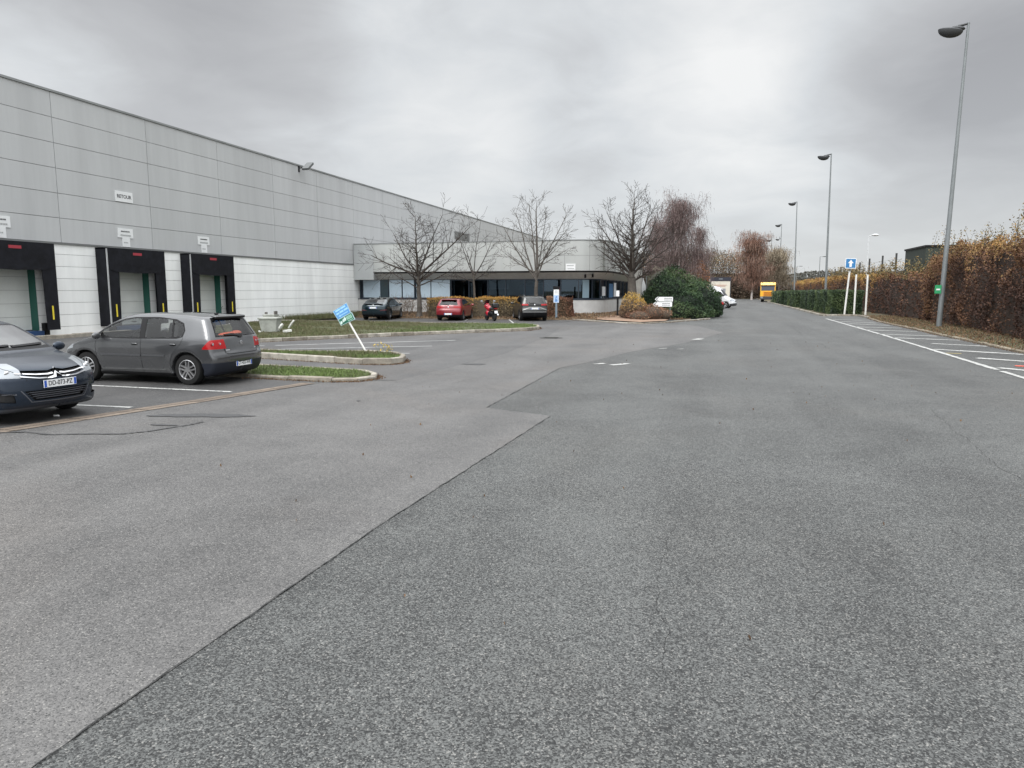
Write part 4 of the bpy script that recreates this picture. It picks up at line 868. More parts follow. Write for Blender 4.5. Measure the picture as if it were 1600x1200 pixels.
# ---- kerbs, islands, verges
def kerb(name, P, h, wd, m, inward=1, closed=False, lbl=None, kind='structure', z0=0.):
    k = MB(); P = [Vector(p[:2]) for p in P]; n = len(P); segs = n if closed else n-1
    for i in range(segs):
        a, b = P[i], P[(i+1) % n]; L = (b-a).length; d = (b-a)/max(L, 1e-6); nn = Vector((-d.y, d.x))*inward; c = max(1, int(round(L/1.0)))
        for j in range(c):
            p = a+d*(L*j/c+.008)+nn*random.uniform(-.008, .008); q = a+d*(L*(j+1)/c-.008)+nn*random.uniform(-.008, .008); k.ca = random.random(); hh = h+random.uniform(-.012, .010); e = .02
            A = [p, q, q+nn*wd, p+nn*wd]; B = [p+nn*e, q+nn*e, q+nn*(wd-.01), p+nn*(wd-.01)]
            k.add([(v.x, v.y, z0-.02) for v in A]+[(v.x, v.y, z0+hh-e) for v in A]+[(v.x, v.y, z0+hh) for v in B], [(0, 1, 5, 4), (1, 2, 6, 5), (2, 3, 7, 6), (3, 0, 4, 7), (4, 5, 9, 8), (5, 6, 10, 9), (6, 7, 11, 10), (7, 4, 8, 11), (8, 9, 10, 11)] if inward > 0 else [(4, 5, 1, 0), (5, 6, 2, 1), (6, 7, 3, 2), (7, 4, 0, 3), (8, 9, 5, 4), (9, 10, 6, 5), (10, 11, 7, 6), (11, 8, 4, 7), (11, 10, 9, 8)])
    return tag(k.build(name, m), kind=kind)
KERB = mat('kerbstone', (.3, .28, .24), .85, var=.42, vscale=4, bump=.7, bscale=50, attr=[(.20, .175, .14), (.34, .315, .27)])
GRASS = mat('grass_blade', (.07, .11, .03), .8, attr=[(.105, .082, .042), (.085, .092, .036), (.088, .128, .034), (.12, .175, .045)], var=.0)
TURF = mat('turf_base', (.06, .07, .028), .95, var=.5, vscale=6, bump=1., bscale=50)
def arc_poly(P, it=2):
    P = [Vector(p[:2]) for p in P]
    for _ in range(it):
        Q = []
        for i in range(len(P)):
            a, b = P[i], P[(i+1) % len(P)]; Q += [a.lerp(b, .25), a.lerp(b, .75)]
        P = Q
    return P
def turf(name, poly, z, n, h, dry=.3, kind='stuff', lab=None, seed=1, mound=0., vf=None):
    sheet(name+'_base' if 0 else 'turf_base', [(v[0], v[1]) for v in poly], z, TURF)
    q = in_poly(poly, n); cx = q.mean(0); P = np.column_stack([q, np.full(len(q), z-.005)]); nz = vnoise(P, 1.3, seed)
    v = np.clip(nz*.9+rng.normal(0, .18, len(q))-dry+.25, 0, 1) if vf is None else vf(P, nz)
    keep = rng.uniform(size=len(q)) < np.clip(.15+nz*.9, .06, 1); P = P[keep]; v = v[keep]
    V, Fq = blades(P, h, .022, .5); return tag(npobj(name, V, Fq, GRASS, v), kind='stuff')
isl1 = [G(*q) for q in ((389, 591), (450, 594), (518, 597), (560, 596.5), (587, 592.8), (590, 588.5), (572, 583.5), (500, 579), (401, 573.6))]
isl1 = [Vector(v[:2]) for v in isl1]; isl1 = isl1+[Vector((-14.5, 16.7)), Vector((-14.5, 14.45))]
ctr = lambda P: sum((Vector(p[:2]) for p in P), Vector((0, 0)))/len(P)
def inset(P, d):
    q = grow([tuple(p[:2]) for p in P], -d); return q
def orient(P):
    ar = sum(P[i-1][0]*P[i][1]-P[i][0]*P[i-1][1] for i in range(len(P))); return 1 if ar > 0 else -1
kerb('kerb', isl1, .09, .13, KERB, orient(isl1), True); turf('island_grass', inset(isl1, .12), .075, 11000, .06, .22, seed=3)
isl2 = [Vector(G(*q)[:2]) for q in ((404, 560), (480, 565), (566, 570), (612, 570), (630, 567.5), (634, 563.5), (622, 559), (575, 555.5), (510, 556.5), (450, 555.5), (404, 552.8))]+[Vector((-19.5, 23.0)), Vector((-19.5, 22.4))]
kerb('kerb', isl2, .17, .14, KERB, orient(isl2), True); turf('island_grass', inset(isl2, .13), .14, 9000, .08, .38, seed=5)
bank = [Vector(G(*q)[:2]) for q in ((401, 535.5), (480, 531.5), (575, 527.4), (680, 522.5), (773, 519), (825, 517), (843, 514.5), (842, 511.5), (824, 509.8), (750, 508.4), (680, 507.8), (545, 504.5), (434, 503.2))]+[Vector((-24.5, 38.6)), Vector((-26.4, 37)), Vector((-24.5, 30.5)), Vector((-21.5, 26.2))]
kerb('kerb', bank, .15, .15, KERB, orient(bank), True)
bi = inset(bank, .14); turf('bank_grass', bi, .13, 60000, .085, .42, seed=8, vf=lambda P, nz: np.clip(.02+nz*.32+.55*np.clip((P[:, 0]+15.5)/5, 0, 1)+rng.normal(0, .15, len(P)), 0, 1))
# strip of rough grass along the warehouse foot
st = [(-27.15, 39.5), (-27.15, 51), (-26.2, 51), (-24.2, 44.9), (-25.4, 41)]
sheet('soil_strip', st, .10, TURF); litter('leaf_litter', bi, 3500, .15, .07) if 0 else None; q = in_poly(st, 5000); V, Fq = blades(np.column_stack([q, np.full(len(q), .09)]), .30, .03, .4); tag(npobj('rough_grass', V, Fq, GRASS, rng.uniform(0, .55, len(q))), kind='stuff')
# planting bed rising to the office wall
bed = MB(); nx, ny = 60, 14; bx0, bx1 = -27.1, -1.5
def bedz(x, y):
    y0 = 46.6 if x < -10 else 46.6+(x+10)*.35
    return .02+.28*min(1, max(0, (y-y0-.3)/4.4))+.015*math.sin(x*3.1+y*2)*min(1, max(0, (y-y0)/.5))
V = []
for j in range(ny+1):
    for i in range(nx+1):
        x = bx0+(bx1-bx0)*i/nx; y0 = 46.6 if x < -10 else 46.6+(x+10)*.35; y = y0+(60-y0)*j/ny; V.append((x, y, bedz(x, y)))
bed.add(V, [(j*(nx+1)+i, j*(nx+1)+i+1, (j+1)*(nx+1)+i+1, (j+1)*(nx+1)+i) for j in range(ny) for i in range(nx)])
tag(bed.build('planting_bed', mat('bed_soil', (.10, .07, .04), .95, var=.5, vscale=4, bump=1., bscale=30)), kind='structure')
LIT = mat('leaf_litter', (.2, .1, .05), .85, attr=[(.06, .036, .024), (.12, .072, .042), (.19, .115, .06), (.25, .17, .10)])
def litter(name, poly, n, z, size=.08):
    q = in_poly(poly, n); zz = np.array([bedz(a, b)+.02 for a, b in q]) if z is None else np.full(len(q), z)
    P = np.column_stack([q, zz+rng.uniform(0, .03, len(q))]); V, Fq = cards(P, size, .7, (0, 0, 1), .45); return tag(npobj(name, V, Fq, LIT, rng.uniform(0, 1, len(q))), kind='stuff')
litter('leaf_litter', [(-27, 46.7), (-10, 46.7), (-2, 49.6), (-2, 54), (-27, 51.5)], 9000, None, .10)
path = [tuple(G(*q, .04)[:2]) for q in ((872, 494), (905, 496.5), (950, 500.5), (1000, 503.5), (1040, 501.5), (1045, 499), (985, 495), (930, 491.5), (885, 490.5))]
pm_ = MB(); PP = noise_poly(path, .4, .03); pm_.add([(v.x, v.y, bedz(v.x, v.y)+.035 if v.y > 47.5 else .055) for v in PP], [tuple(range(len(PP)))]); o = pm_.build('path', mat('path_sand', (.25, .165, .115), .9, var=.25, vscale=3, bump=.4)); o.data.flip_normals() if orient(PP) > 0 else None; tag(o, kind='structure')
kerb('kerb', [G(855, 497.5), G(905, 500.5), G(960, 504.5), G(1002, 506.5), G(1045, 504), G(1110, 498.5)], .07, .14, KERB, 1)
# verge on the right
vg = edge+[(10.6, 60.3), (9.2, 60.4), (8.15, 59.6), (7.95, 61)]+far_e+[(60, 176), (60, -20)]
o = sheet('verge', vg, .045, mat('verge_soil', (.10, .085, .05), .95, var=.5, vscale=2.5, bump=1., bscale=20))
kerb('kerb', edge[1:], .075, .16, mat('worn_kerb', (.25, .21, .16), .9, var=.35, vscale=3, bump=.8, attr=[(.17, .14, .10), (.27, .23, .175)]), -1)
kerb('kerb', [edge[-1]]+corner+far_e, .13, .16, KERB, -1)
vpoly = edge[1:]+[(10.6, 60.3), (13.5, 60.3), (13.5, 45), (12.3, 28), (12.9, 5)]
litter('leaf_litter', vpoly, 9000, .055, .075); q = in_poly(vpoly, 16000); V, Fq = blades(np.column_stack([q, np.full(len(q), .04)]), .06, .022, .5); tag(npobj('verge_grass', V, Fq, GRASS, np.clip(rng.normal(.28, .2, len(q)), 0, 1)), kind='stuff')
# leaves blown along kerbs
kp = np.concatenate([np.array([Vector(P[i][:2]).lerp(Vector(P[i+1][:2]), t)[:] for t in rng.uniform(0, 1, 260)])+rng.normal(0, .07, (260, 2)) for P in (isl1, isl2, bank, edge[2:], [G(855, 498), G(960, 505), G(1045, 504.5), G(1110, 499)]) for i in range(len(P)-1)])
sp_ = in_poly([(-6, 3), (5.5, 3), (6.5, 30), (-5.5, 30)], 130); kp = np.concatenate([kp, sp_])
V, Fq = cards(np.column_stack([kp, np.full(len(kp), .015)]), .035, .7, (0, 0, 1), .3); tag(npobj('fallen_leaves', V, Fq, LIT, rng.uniform(0, .7, len(kp))), kind='stuff')
# woodland floor and bank at the far end of the road
sheet('far_verge', [(-14, 176), (9.3, 176), (60, 176), (90, 260), (-80, 260)], .05, mat('far_grass', (.13, .10, .05), .95, var=.4, vscale=.3))
# ------------------------------------------------------------------ warehouse
WX = -27.2
CLAD = mat('cladding_grey', (.46, .475, .47), .5, var=.075, vscale=1.6, stretch=(1, .8, .07), attr=[(.452, .460, .462), (.476, .484, .486)])
CLADW = mat('cladding_white', (.66, .67, .655), .6, var=.09, vscale=1.4, stretch=(1, .8, .12), attr=[(.84, .85, .835), (.88, .89, .875)])
JOINT = mat('joint_dark', (.24, .245, .245), .8)
wh_ = thing('warehouse', 'long grey and white panelled warehouse with three black dock shelters', 'warehouse', (0, 0, 0))
m = MB(); ys = [25.02+5.27*k for k in range(-7, 18)]; zr = [4.0+1.042*k for k in range(7)]
for i in range(len(ys)-1):
    for j in range(6): m.ca = random.uniform(.05, 1); m.bb(WX-.05, WX, ys[i]+.012, ys[i+1]-.012, zr[j]+.010, zr[j+1]-.010)
m.build('upper_cladding', CLAD, wh_)
m = MB(); m.bb(WX-60, WX-.045, ys[0], ys[-1], 4.02, 10.2); m.build('backing_wall', JOINT, wh_)
m = MB(); m.bb(WX-60, WX+.05, ys[0], ys[-1], 10.25, 10.34); m.build('coping', mat('coping_grey', (.22, .23, .23), .5, var=.2, vscale=.6), wh_)
m = MB(); m.bb(WX-.05, WX+.07, ys[0], 51.1, 3.93, 3.995); m.build('drip_flashing', mat('flashing', (.16, .165, .165), .5), wh_)
DOCKS = [(20.49, 24.07), (26.75, 30.33), (32.17, 35.72)]; FX = -26.56
dd = [(y0+.62, y1-.05) for y0, y1 in DOCKS]   # door openings
m = MB(); spans = []; y = ys[0]
DO = [(y0+.75, y1-.46) for y0, y1 in DOCKS]
for a, b in DO: spans.append((y, a)); y = b
spans.append((y, 53.2))
for a, b in spans:
    for k in range(8):
        z0 = -.12+.517*k; z1 = min(z0+.517, 3.93); m.ca = random.uniform(.05, 1)
        m.bb(WX-.06, WX, a+.004, b-.004, max(z0, -.02)+.007, z1-.007)
for a, b in DO: m.ca = .5; m.bb(WX-.06, WX, a, b, 3.05, 3.93)
m.build('lower_cladding', CLADW, wh_)
m = MB()
for a, b in spans: m.bb(WX-.4, WX-.055, a, b, -.02, 3.94)
for a, b in DO: m.bb(WX-.4, WX-.055, a, b, 3.05, 3.94)
m.bb(WX-.45, WX-.41, ys[0], 53.2, -.02, 3.94); m.build('lower_backing', mat('joint_light', (.30, .30, .295), .8), wh_)
DOOR = mat('dock_door_white', (.66, .68, .65), .5, var=.05, vscale=1.5); GRN = mat('jamb_green', (.015, .10, .075), .5); SEAL = mat('seal_rubber', (.009, .0095, .013), .65, var=.45, vscale=3, bump=.4, bscale=6, spec=.2); YEL = mat('stripe_yellow', (.72, .58, .04), .6); SRED = mat('seal_red', (.33, .03, .045), .6)
for i, ((y0, y1), (a, b)) in enumerate(zip(DOCKS, DO)):
    d = MB()
    for k in range(5): d.bb(WX-.40, WX-.36, a, b-.02, .32+.55*k, .32+.55*(k+1)-.012)
    dr = d.build('dock_door', DOOR, wh_)
    h_ = MB(); h_.bb(WX-.36, WX-.33, b-.9, b-.6, .42, .46); h_.build('door_handle', BLK, dr)
    f = MB(); f.bb(WX-.36, WX+.01, b-.022, b+.0, .3, 3.05); f.bb(WX-.36, WX+.012, a, a+.02, .3, 3.05); f.bb(WX-.36, WX+.01, a, b, 3.03, 3.052); f.build('door_frame', GRN, wh_)
    lv = MB(); lv.bb(WX-.36, WX+.25, a-.05, b+.02, .02, .28); lv.build('dock_leveller', mat('leveller_blue', (.015, .05, .14), .5), wh_, bevel=.01)
    for s in (a-.18, b+.22): bf = MB(); bf.bb(WX+.0, WX+.2, s-.1, s+.1, .0, .6); bf.build('dock_bumper', BLK, wh_)
    s = MB()   # shelter: side panels, front frame
    s.bb(WX, FX-.03, y0, y0+.05, .32, 3.88); s.bb(WX, FX-.03, y1-.05, y1, .32, 3.88); s.bb(WX, FX-.03, y0, y1, 3.83, 3.89)
    sh = s.build('dock_shelter', SEAL, wh_)
    c = MB(); c.prism([(y0+.0, .32), (y0+.60, .32), (y0+.66, 2.83), (y0+.66, 3.88), (y0, 3.88)], 0, FX-.03, FX-.008); c.build('side_curtain', SEAL, sh); c = MB(); c.prism([(y1-.60, .32), (y1, .32), (y1, 3.88), (y1-.66, 3.88), (y1-.66, 2.83)], 0, FX-.03, FX-.008); c.build('side_curtain', SEAL, sh)
    c = MB(); c.prism([(y0+.1, 2.92), (y0+.5, 2.80), ((y0+y1)/2, 2.76), (y1-.5, 2.80), (y1-.1, 2.92), (y1-.02, 3.87), (y0+.02, 3.87)], 0, FX-.005, FX+.02); c.build('head_curtain', SEAL, sh)
    c = MB(); c.bb(FX-.03, FX+.012, y0-.02, y0+.035, .32, 3.84); c.build('corner_trim', mat('alu_trim', (.62, .63, .64), .35, .7), sh)
    c = MB(); c.bb(FX+.02, FX+.026, (y0+y1)/2-.27, (y0+y1)/2+.27, 3.60, 3.72); c.build('red_mark', SRED, sh)
    for yy in (y0+.36, y1-.30): c = MB(); c.bb(FX-.008, FX+.004, yy-.035, yy+.035, .75, 1.32); c.build('guide_stripe', YEL, sh)
# vent grille high on the wall behind the office
m = MB(); m.bb(WX, WX+.05, 74.0, 76.2, 7.5, 8.3); m.bb(WX, WX+.05, 76.35, 78.7, 7.5, 8.3)
o = m.build('vent_grille', mat('vent_grey', (.17, .175, .175), .7), wh_)
m = MB(); [m.bb(WX+.05, WX+.09, 74.0, 78.7, 7.55+.13*k, 7.60+.13*k) for k in range(6)]; m.build('louvre', mat('vent_slat', (.28, .285, .28), .6), o)
# ledge and apron in front of the docks
kerb('dock_kerb', [(-25.7, 17), (-25.7, 27.0)], .16, .25, KERB, 1)
sheet('dock_apron', [(-27.2, 15), (-25.9, 15), (-25.9, 37), (-27.2, 38.5)], .02, mat('apron_concrete', (.26, .24, .215), .85, var=.2, vscale=2))
# wall signs
def wall_sign(name, label, y0, y1, z0, z1, tx=None, group=None, lines=(), lower=None):
    t = thing(name, label, 'sign', (WX, (y0+y1)/2, (z0+z1)/2), 0, group); hy, hz = (y1-y0)/2, (z1-z0)/2; wm = mat('sign_white', (.74, .75, .75), .5, var=.04)
    m = MB(); m.bb(.003, .03, -hy, hy, -hz, hz)
    if lower: m.bb(.006, .034, lower[0]-(y0+y1)/2, lower[1]-(y0+y1)/2, lower[2]-(z0+z1)/2, lower[3]-(z0+z1)/2)
    m.build('panel', wm, t)
    if tx: text('lettering', tx, hz*.92, mat('ink_grey', (.06, .06, .065), .6), t, frame((.032, 0, .0), (0, 1, 0), (0, 0, 1)), .002, .006, 1.02)
    for (a, b, c, h2, cm) in lines:
        m = MB(); yy = a*hy*2
        while yy < b*hy*2-.02:
            wl = random.uniform(.03, .07); m.bb(.036, .039, yy, min(yy+wl, b*hy*2), c-h2/2, c+h2/2); yy += wl+.018
        m.build('lettering_line', mat(cm, {'ink_grey': (.06,)*3, 'ink_pale': (.40, .41, .41)}[cm], .6), t)
    return t
wall_sign('wall_sign', 'white sign reading RETOUR high on the grey warehouse wall', 28.10, 29.16, 6.12, 6.60, 'RETOUR')
for k, (yc, lab) in enumerate(((22.25, 'white T-shaped number sign over the leftmost dock door, cut by the picture edge'), (28.57, 'white T-shaped number sign over the middle dock, below the RETOUR sign'), (34.05, 'white T-shaped number sign over the rightmost dock door'))):
    wall_sign('dock_sign', lab, yc-.46, yc+.46, 4.44, 4.88, None, 'number signs above the docks', [(-.30, .30, .08, .055, 'ink_grey'), (-.34, .36, -.10, .07, 'ink_pale'), (-.16, .12, -.44, .06, 'ink_pale')], (yc-.22, yc+.24, 4.02, 4.45))
t = thing('floodlight', 'grey floodlight bracketed to the top edge of the warehouse wall', 'floodlight', (WX, 43.9, 10.1))
m = MB(); m.bb(0, .5, -.03, .03, -.02, .04); m.bb(.0, .03, -.08, .08, -.25, .15); m.build('bracket', BLK, t)
m = MB(); Mr = Matrix.Rotation(.0, 3, 'Y') @ Matrix.Rotation(-.5, 3, 'X'); m.box((.62, .12, .12), (.5, .85, .16), Matrix.Rotation(.62, 3, 'X')); m.build('lamp_head', mat('lamp_grey', (.09, .095, .095), .5), t, bevel=.03)
# ------------------------------------------------------------------ office
off = thing('office_building', 'low curved office block with dark window band and pale grey parapet', 'office', (0, 0, 0))
PY = 51.2; CXo, CYo, RO = -9.9, 53.8, 2.6
def opath(ins, x0=-27.18, y1=76, n=26):
    P = [(x0, PY+ins)]; P += [(CXo+(RO-ins)*math.sin(a), CYo-(RO-ins)*math.cos(a)) for a in [PI/2*i/n for i in range(n+1)]]; P.append((CXo+RO-ins, y1)); return P
def resamp(P, step):
    out = [P[0]]
    for a, b in zip(P, P[1:]):
        L = math.hypot(b[0]-a[0], b[1]-a[1]); k = max(1, int(L/step)); out += [(a[0]+(b[0]-a[0])*i/k, a[1]+(b[1]-a[1])*i/k) for i in range(1, k+1)]
    return out
def band(mb, Pa, za, Pb, zb):
    n = len(Pa); mb.add([(p[0], p[1], za) for p in Pa]+[(p[0], p[1], zb) for p in Pb], [(i, i+1, n+i+1, n+i) for i in range(n-1)])
OCL = mat('office_cladding', (.40, .41, .40), .6, var=.12, vscale=.9, attr=[(.385, .395, .385), (.42, .43, .42)])
def streak_mat():
    m = bpy.data.materials.new('parapet_cladding'); m.use_nodes = True; t = m.node_tree; L = t.links.new; p = t.nodes['Principled BSDF']; p.inputs['Roughness'].default_value = .6
    geo = N(t, 'ShaderNodeNewGeometry'); mp = N(t, 'ShaderNodeMapping'); L(geo.outputs['Position'], mp.inputs[0]); mp.inputs['Scale'].default_value = (2.2, 2.2, .12)
    n = N(t, 'ShaderNodeTexNoise'); L(mp.outputs[0], n.inputs['Vector']); n.inputs['Scale'].default_value = 1.6; n.inputs['Detail'].default_value = 5
    sp = N(t, 'ShaderNodeSeparateXYZ'); L(geo.outputs['Position'], sp.inputs[0])
    a = N(t, 'ShaderNodeMapRange'); L(sp.outputs[0], a.inputs['Value']); a.inputs['From Min'].default_value = -8.4; a.inputs['From Max'].default_value = -7.35   # algae runs on the curved corner
    b = N(t, 'ShaderNodeMapRange'); L(n.outputs['Fac'], b.inputs['Value']); b.inputs['From Min'].default_value = .5; b.inputs['From Max'].default_value = .62
    mm = N(t, 'ShaderNodeMath'); mm.operation = 'MULTIPLY'; L(a.outputs[0], mm.inputs[0]); L(b.outputs[0], mm.inputs[1])
    mx = N(t, 'ShaderNodeMix', data_type='RGBA'); L(mm.outputs[0], mx.inputs['Factor']); mx.inputs['A'].default_value = (.42, .432, .42, 1); mx.inputs['B'].default_value = (.09, .10, .07, 1); 
    n2 = N(t, 'ShaderNodeTexNoise'); L(mp.outputs[0], n2.inputs['Vector']); n2.inputs['Scale'].default_value = .6; mr = N(t, 'ShaderNodeMapRange'); L(n2.outputs['Fac'], mr.inputs['Value']); mr.inputs['To Min'].default_value = .86; mr.inputs['To Max'].default_value = 1.12
    sc = N(t, 'ShaderNodeVectorMath'); sc.operation = 'SCALE'; L(mx.outputs['Result'], sc.inputs[0]); L(mr.outputs[0], sc.inputs['Scale']); L(sc.outputs[0], p.inputs['Base Color']); return m
PCL = streak_mat()
m = MB()
for z0, z1 in ((3.37, 4.43), (4.45, 5.5)): band(m, opath(0), z0, opath(0), z1)
band(m, opath(.25), 5.5, opath(0), 5.5)
for ins in (0.2, .25): band(m, opath(ins), 3.37, opath(ins), 5.5)
band(m, opath(0), 3.37, opath(.25), 3.37); pr = m.build('parapet', PCL, off, True)
m = MB(); band(m, opath(.012), 4.40, opath(.012), 4.47)
for X0 in (-10.45, -14.5, -18.6, -22.7, -26.0): m.bb(X0-.012, X0+.012, PY-.004, PY+.02, 3.4, 5.5)
for k in (8, 17): a = PI/2*k/26; m.box((CXo+RO*math.sin(a), CYo-RO*math.cos(a), 4.43), (.02, .02, 2.1))
m.build('parapet_joint', mat('joint_grey', (.22, .225, .22), .7), pr)
m = MB(); band(m, opath(-.03), 5.50, opath(-.03), 5.56); band(m, opath(-.03), 5.56, opath(.3), 5.56); band(m, opath(.3), 5.5, opath(-.03), 5.5); m.build('parapet_cap', mat('coping_grey', (.2,)*3), off)
m = MB(); band(m, opath(.12), 3.25, opath(.12), 3.37); m.build('shadow_gap', mat('gap_black', (.015,)*3, .7), off)
m = MB(); band(m, opath(.85), 2.80, opath(.13), 3.27); m.build('soffit', mat('soffit_grey', (.60, .61, .60), .6, var=.1), off, True)
m = MB(); m.bb(-27.16, -25.5, PY-.05, PY+.9, 2.78, 5.42); m.build('end_panel', mat('end_grey', (.40, .415, .415), .6, var=.06, vscale=.8), off)
m = MB(); P0 = opath(.55); P1 = opath(.95); band(m, P0, -.1, P0, 1.28); band(m, P0, 1.28, P1, 1.28); m.build('plinth_wall', mat('plinth_render', (.50, .495, .485), .75, var=.12, vscale=1.5), off, True)
m = MB(); band(m, opath(.52), 1.27, opath(.52), 1.33); band(m, opath(.52), 1.33, opath(.9), 1.33); m.build('window_sill', mat('frame_navy', (.015, .025, .04), .4), off)
FR = mat('frame_navy', (.015,)*3); GPATH = opath(.88)
m = MB(); band(m, GPATH, 1.33, GPATH, 2.80); gl = m.build('window_band', glass_mat('office_glass', .22, (.55, .72, .88), 1.7, (.13, .20, .26)), off)
m = MB(); band(m, opath(.85), 2.72, opath(.85), 2.80); band(m, opath(.85), 1.33, opath(.85), 1.39); m.build('frame_rail', FR, gl)
mull = [-27.05, -26.94, -25.33, -24.67, -23.52, -22.46, -21.1, -19.45, -18.0, -16.5, -15.1, -13.6, -12.2, -10.9]
for x in mull: m = MB(); m.bb(x-.035, x+.035, PY+.82, PY+.90, 1.33, 2.8); m.build('mullion', FR, gl)
for k in (3, 13, 22):
    m = MB(); a = PI/2*k/26; r = RO-.86; m.box((CXo+r*math.sin(a), CYo-r*math.cos(a), 2.06), (.08, .08, 1.47), Matrix.Rotation(a, 3, 'Z')); m.build('mullion', FR, gl)
m = MB(); m.bb(-25.30, -24.70, PY+.80, PY+.84, 1.35, 2.78); m.build('solid_panel', mat('panel_teal_dark', (.02, .04, .05), .4), gl)
BLD = mat('blind_white', (.44, .54, .62), .6, var=.05)
for a, b in ((-26.85, -25.40), (-24.6, -23.56), (-23.46, -22.52), (-22.30, -19.55)):
    m = MB(); k = 0
    for k in range(16): m.bb(a, b, PY+.835, PY+.850, 1.42+k*.084, 1.42+k*.084+.078)
    m.build('window_blind', BLD, gl)
# the rooms behind the glass
m = MB(); m.bb(-27.1, -8.6, 58.6, 58.8, 0, 3.2); m.bb(-27.1, -8.6, 52.3, 58.8, 2.9, 3.0); m.bb(-27.1, -8.6, 52.2, 58.8, .0, .05); m.bb(-10.2, -10.1, 54.5, 76, 0, 3); m.build('room_wall', mat('room_dark', (.02, .04, .06), .8), off)
m = MB()
for x, y, wd, h, dz in ((-17.5, 54.2, .10, 2.8, 0), (-15.9, 54.6, .08, 2.8, 0), (-20.5, 55, 1.6, 1.2, 0), (-17.9, 53.2, 1.5, 1.28, 0)): m = MB(); m.bb(x, x+wd, y, y+.1, .05, h); m.build('room_post', mat('room_pale', (.45, .48, .5), .6), off)
m = MB(); m.bb(-16.9, -15.2, 53.2, 53.25, 2.05, 2.78); m.build('notice_board', mat('board_grey', (.30, .33, .35), .6), off)
m = MB(); m.lathe([(1.05, 1.0), (1.05, 2.35), (.6, 2.55), (.01, 2.6)], 24, 'z', (-13.6, 54.5, 0)); m.build('reception_drum', mat('drum_blue', (.08, .20, .30), .4), off, True)
m = MB(); m.path([(-13.2, 53.3, 2.5), (-12.2, 53.3, 2.45), (-11.7, 53.3, 2.0), (-11.6, 53.3, 1.35)], .06); m.build('room_arch', mat('room_pale', (.4,)*3), off)
def curvebox(mb, ang, wd, z0, z1, ins, th=.02):
    a = R_(ang); r = RO-ins; mb.box((CXo+r*math.sin(a), CYo-r*math.cos(a), (z0+z1)/2), (wd, th, z1-z0), Matrix.Rotation(a, 3, 'Z'))
PST = mat('poster_white', (.70, .72, .74), .6)
SXG = CXo+RO-.83; m = MB(); m.bb(SXG-.01, SXG+.02, 53.9, 55.5, 1.55, 2.25); m.build('poster', PST, gl)
m = MB(); m.bb(SXG-.01, SXG+.02, 60.4, 61.8, 1.45, 2.6); m.build('poster', PST, gl)
for yy in (55.8, 57.4, 59.9, 62.2, 64.5, 67, 70): m = MB(); m.bb(SXG-.04, SXG+.03, yy-.04, yy+.04, 1.33, 2.8); m.build('mullion', FR, gl)
m = MB(); m.bb(-11.35, -10.95, PY+.78, PY+.80, 1.5, 1.95); m.build('poster', PST, gl)
m = MB(); m.bb(-11.4, -10.95, PY+.78, PY+.80, 1.95, 2.15); m.build('poster', mat('poster_red', (.5, .12, .12), .6), gl)
m = MB(); m.bb(SXG-.01, SXG+.02, 57.5, 59.8, 1.4, 2.5); m.build('blue_door_panel', mat('door_blue', (.02, .13, .30), .4), gl)
m = MB(); curvebox(m, 28, .5, 1.42, 2.72, .84, .02); m.build('pale_pane', mat('pane_pale', (.20, .28, .33), .3), gl)
m = MB(); m.add([(-27.2, PY+.2, 5.3), (-9.9, PY+.2, 5.3), (-7.5, PY+2.5, 5.3), (-7.5, 76, 5.3), (-27.2, 76, 5.3)], [(0, 1, 2, 3, 4)]); m.build('roof', mat('roof_grey', (.2, .2, .2), .8), off)
m = MB(); m.bb(-5.85, -5.15, 52.6, 53.4, .1, 3.4); m.build('concrete_pier', mat('pier_concrete', (.42, .41, .38), .8, var=.15), off)
sg = thing('parapet_sign', 'small white sign on the bottom edge of the office parapet', 'sign', (-10.0, PY-.02, 3.62)); m = MB(); m.bb(-.35, .35, -.02, .01, -.24, .24); m.build('panel', mat('sign_white', (.7,)*3), sg)
m = MB(); m.bb(-.27, .22, -.023, -.019, .08, .14); m.bb(-.22, .25, -.023, -.019, -.14, -.09); m.build('lettering_line', mat('ink_pale', (.3,)*3), sg)
lp = thing('wall_lamp', 'pair of small dark spotlights under the office soffit', 'lamp', (-9.0, PY+.35, 2.98)); m = MB(); m.box((0, 0, 0), (.12, .2, .22), Matrix.Rotation(.4, 3, 'X')); m.box((.5, .25, 0.05), (.12, .2, .22), Matrix.Rotation(.4, 3, 'X')); m.bb(0, .5, .05, .08, .08, .1); m.build('lamp_head', BLK, lp)
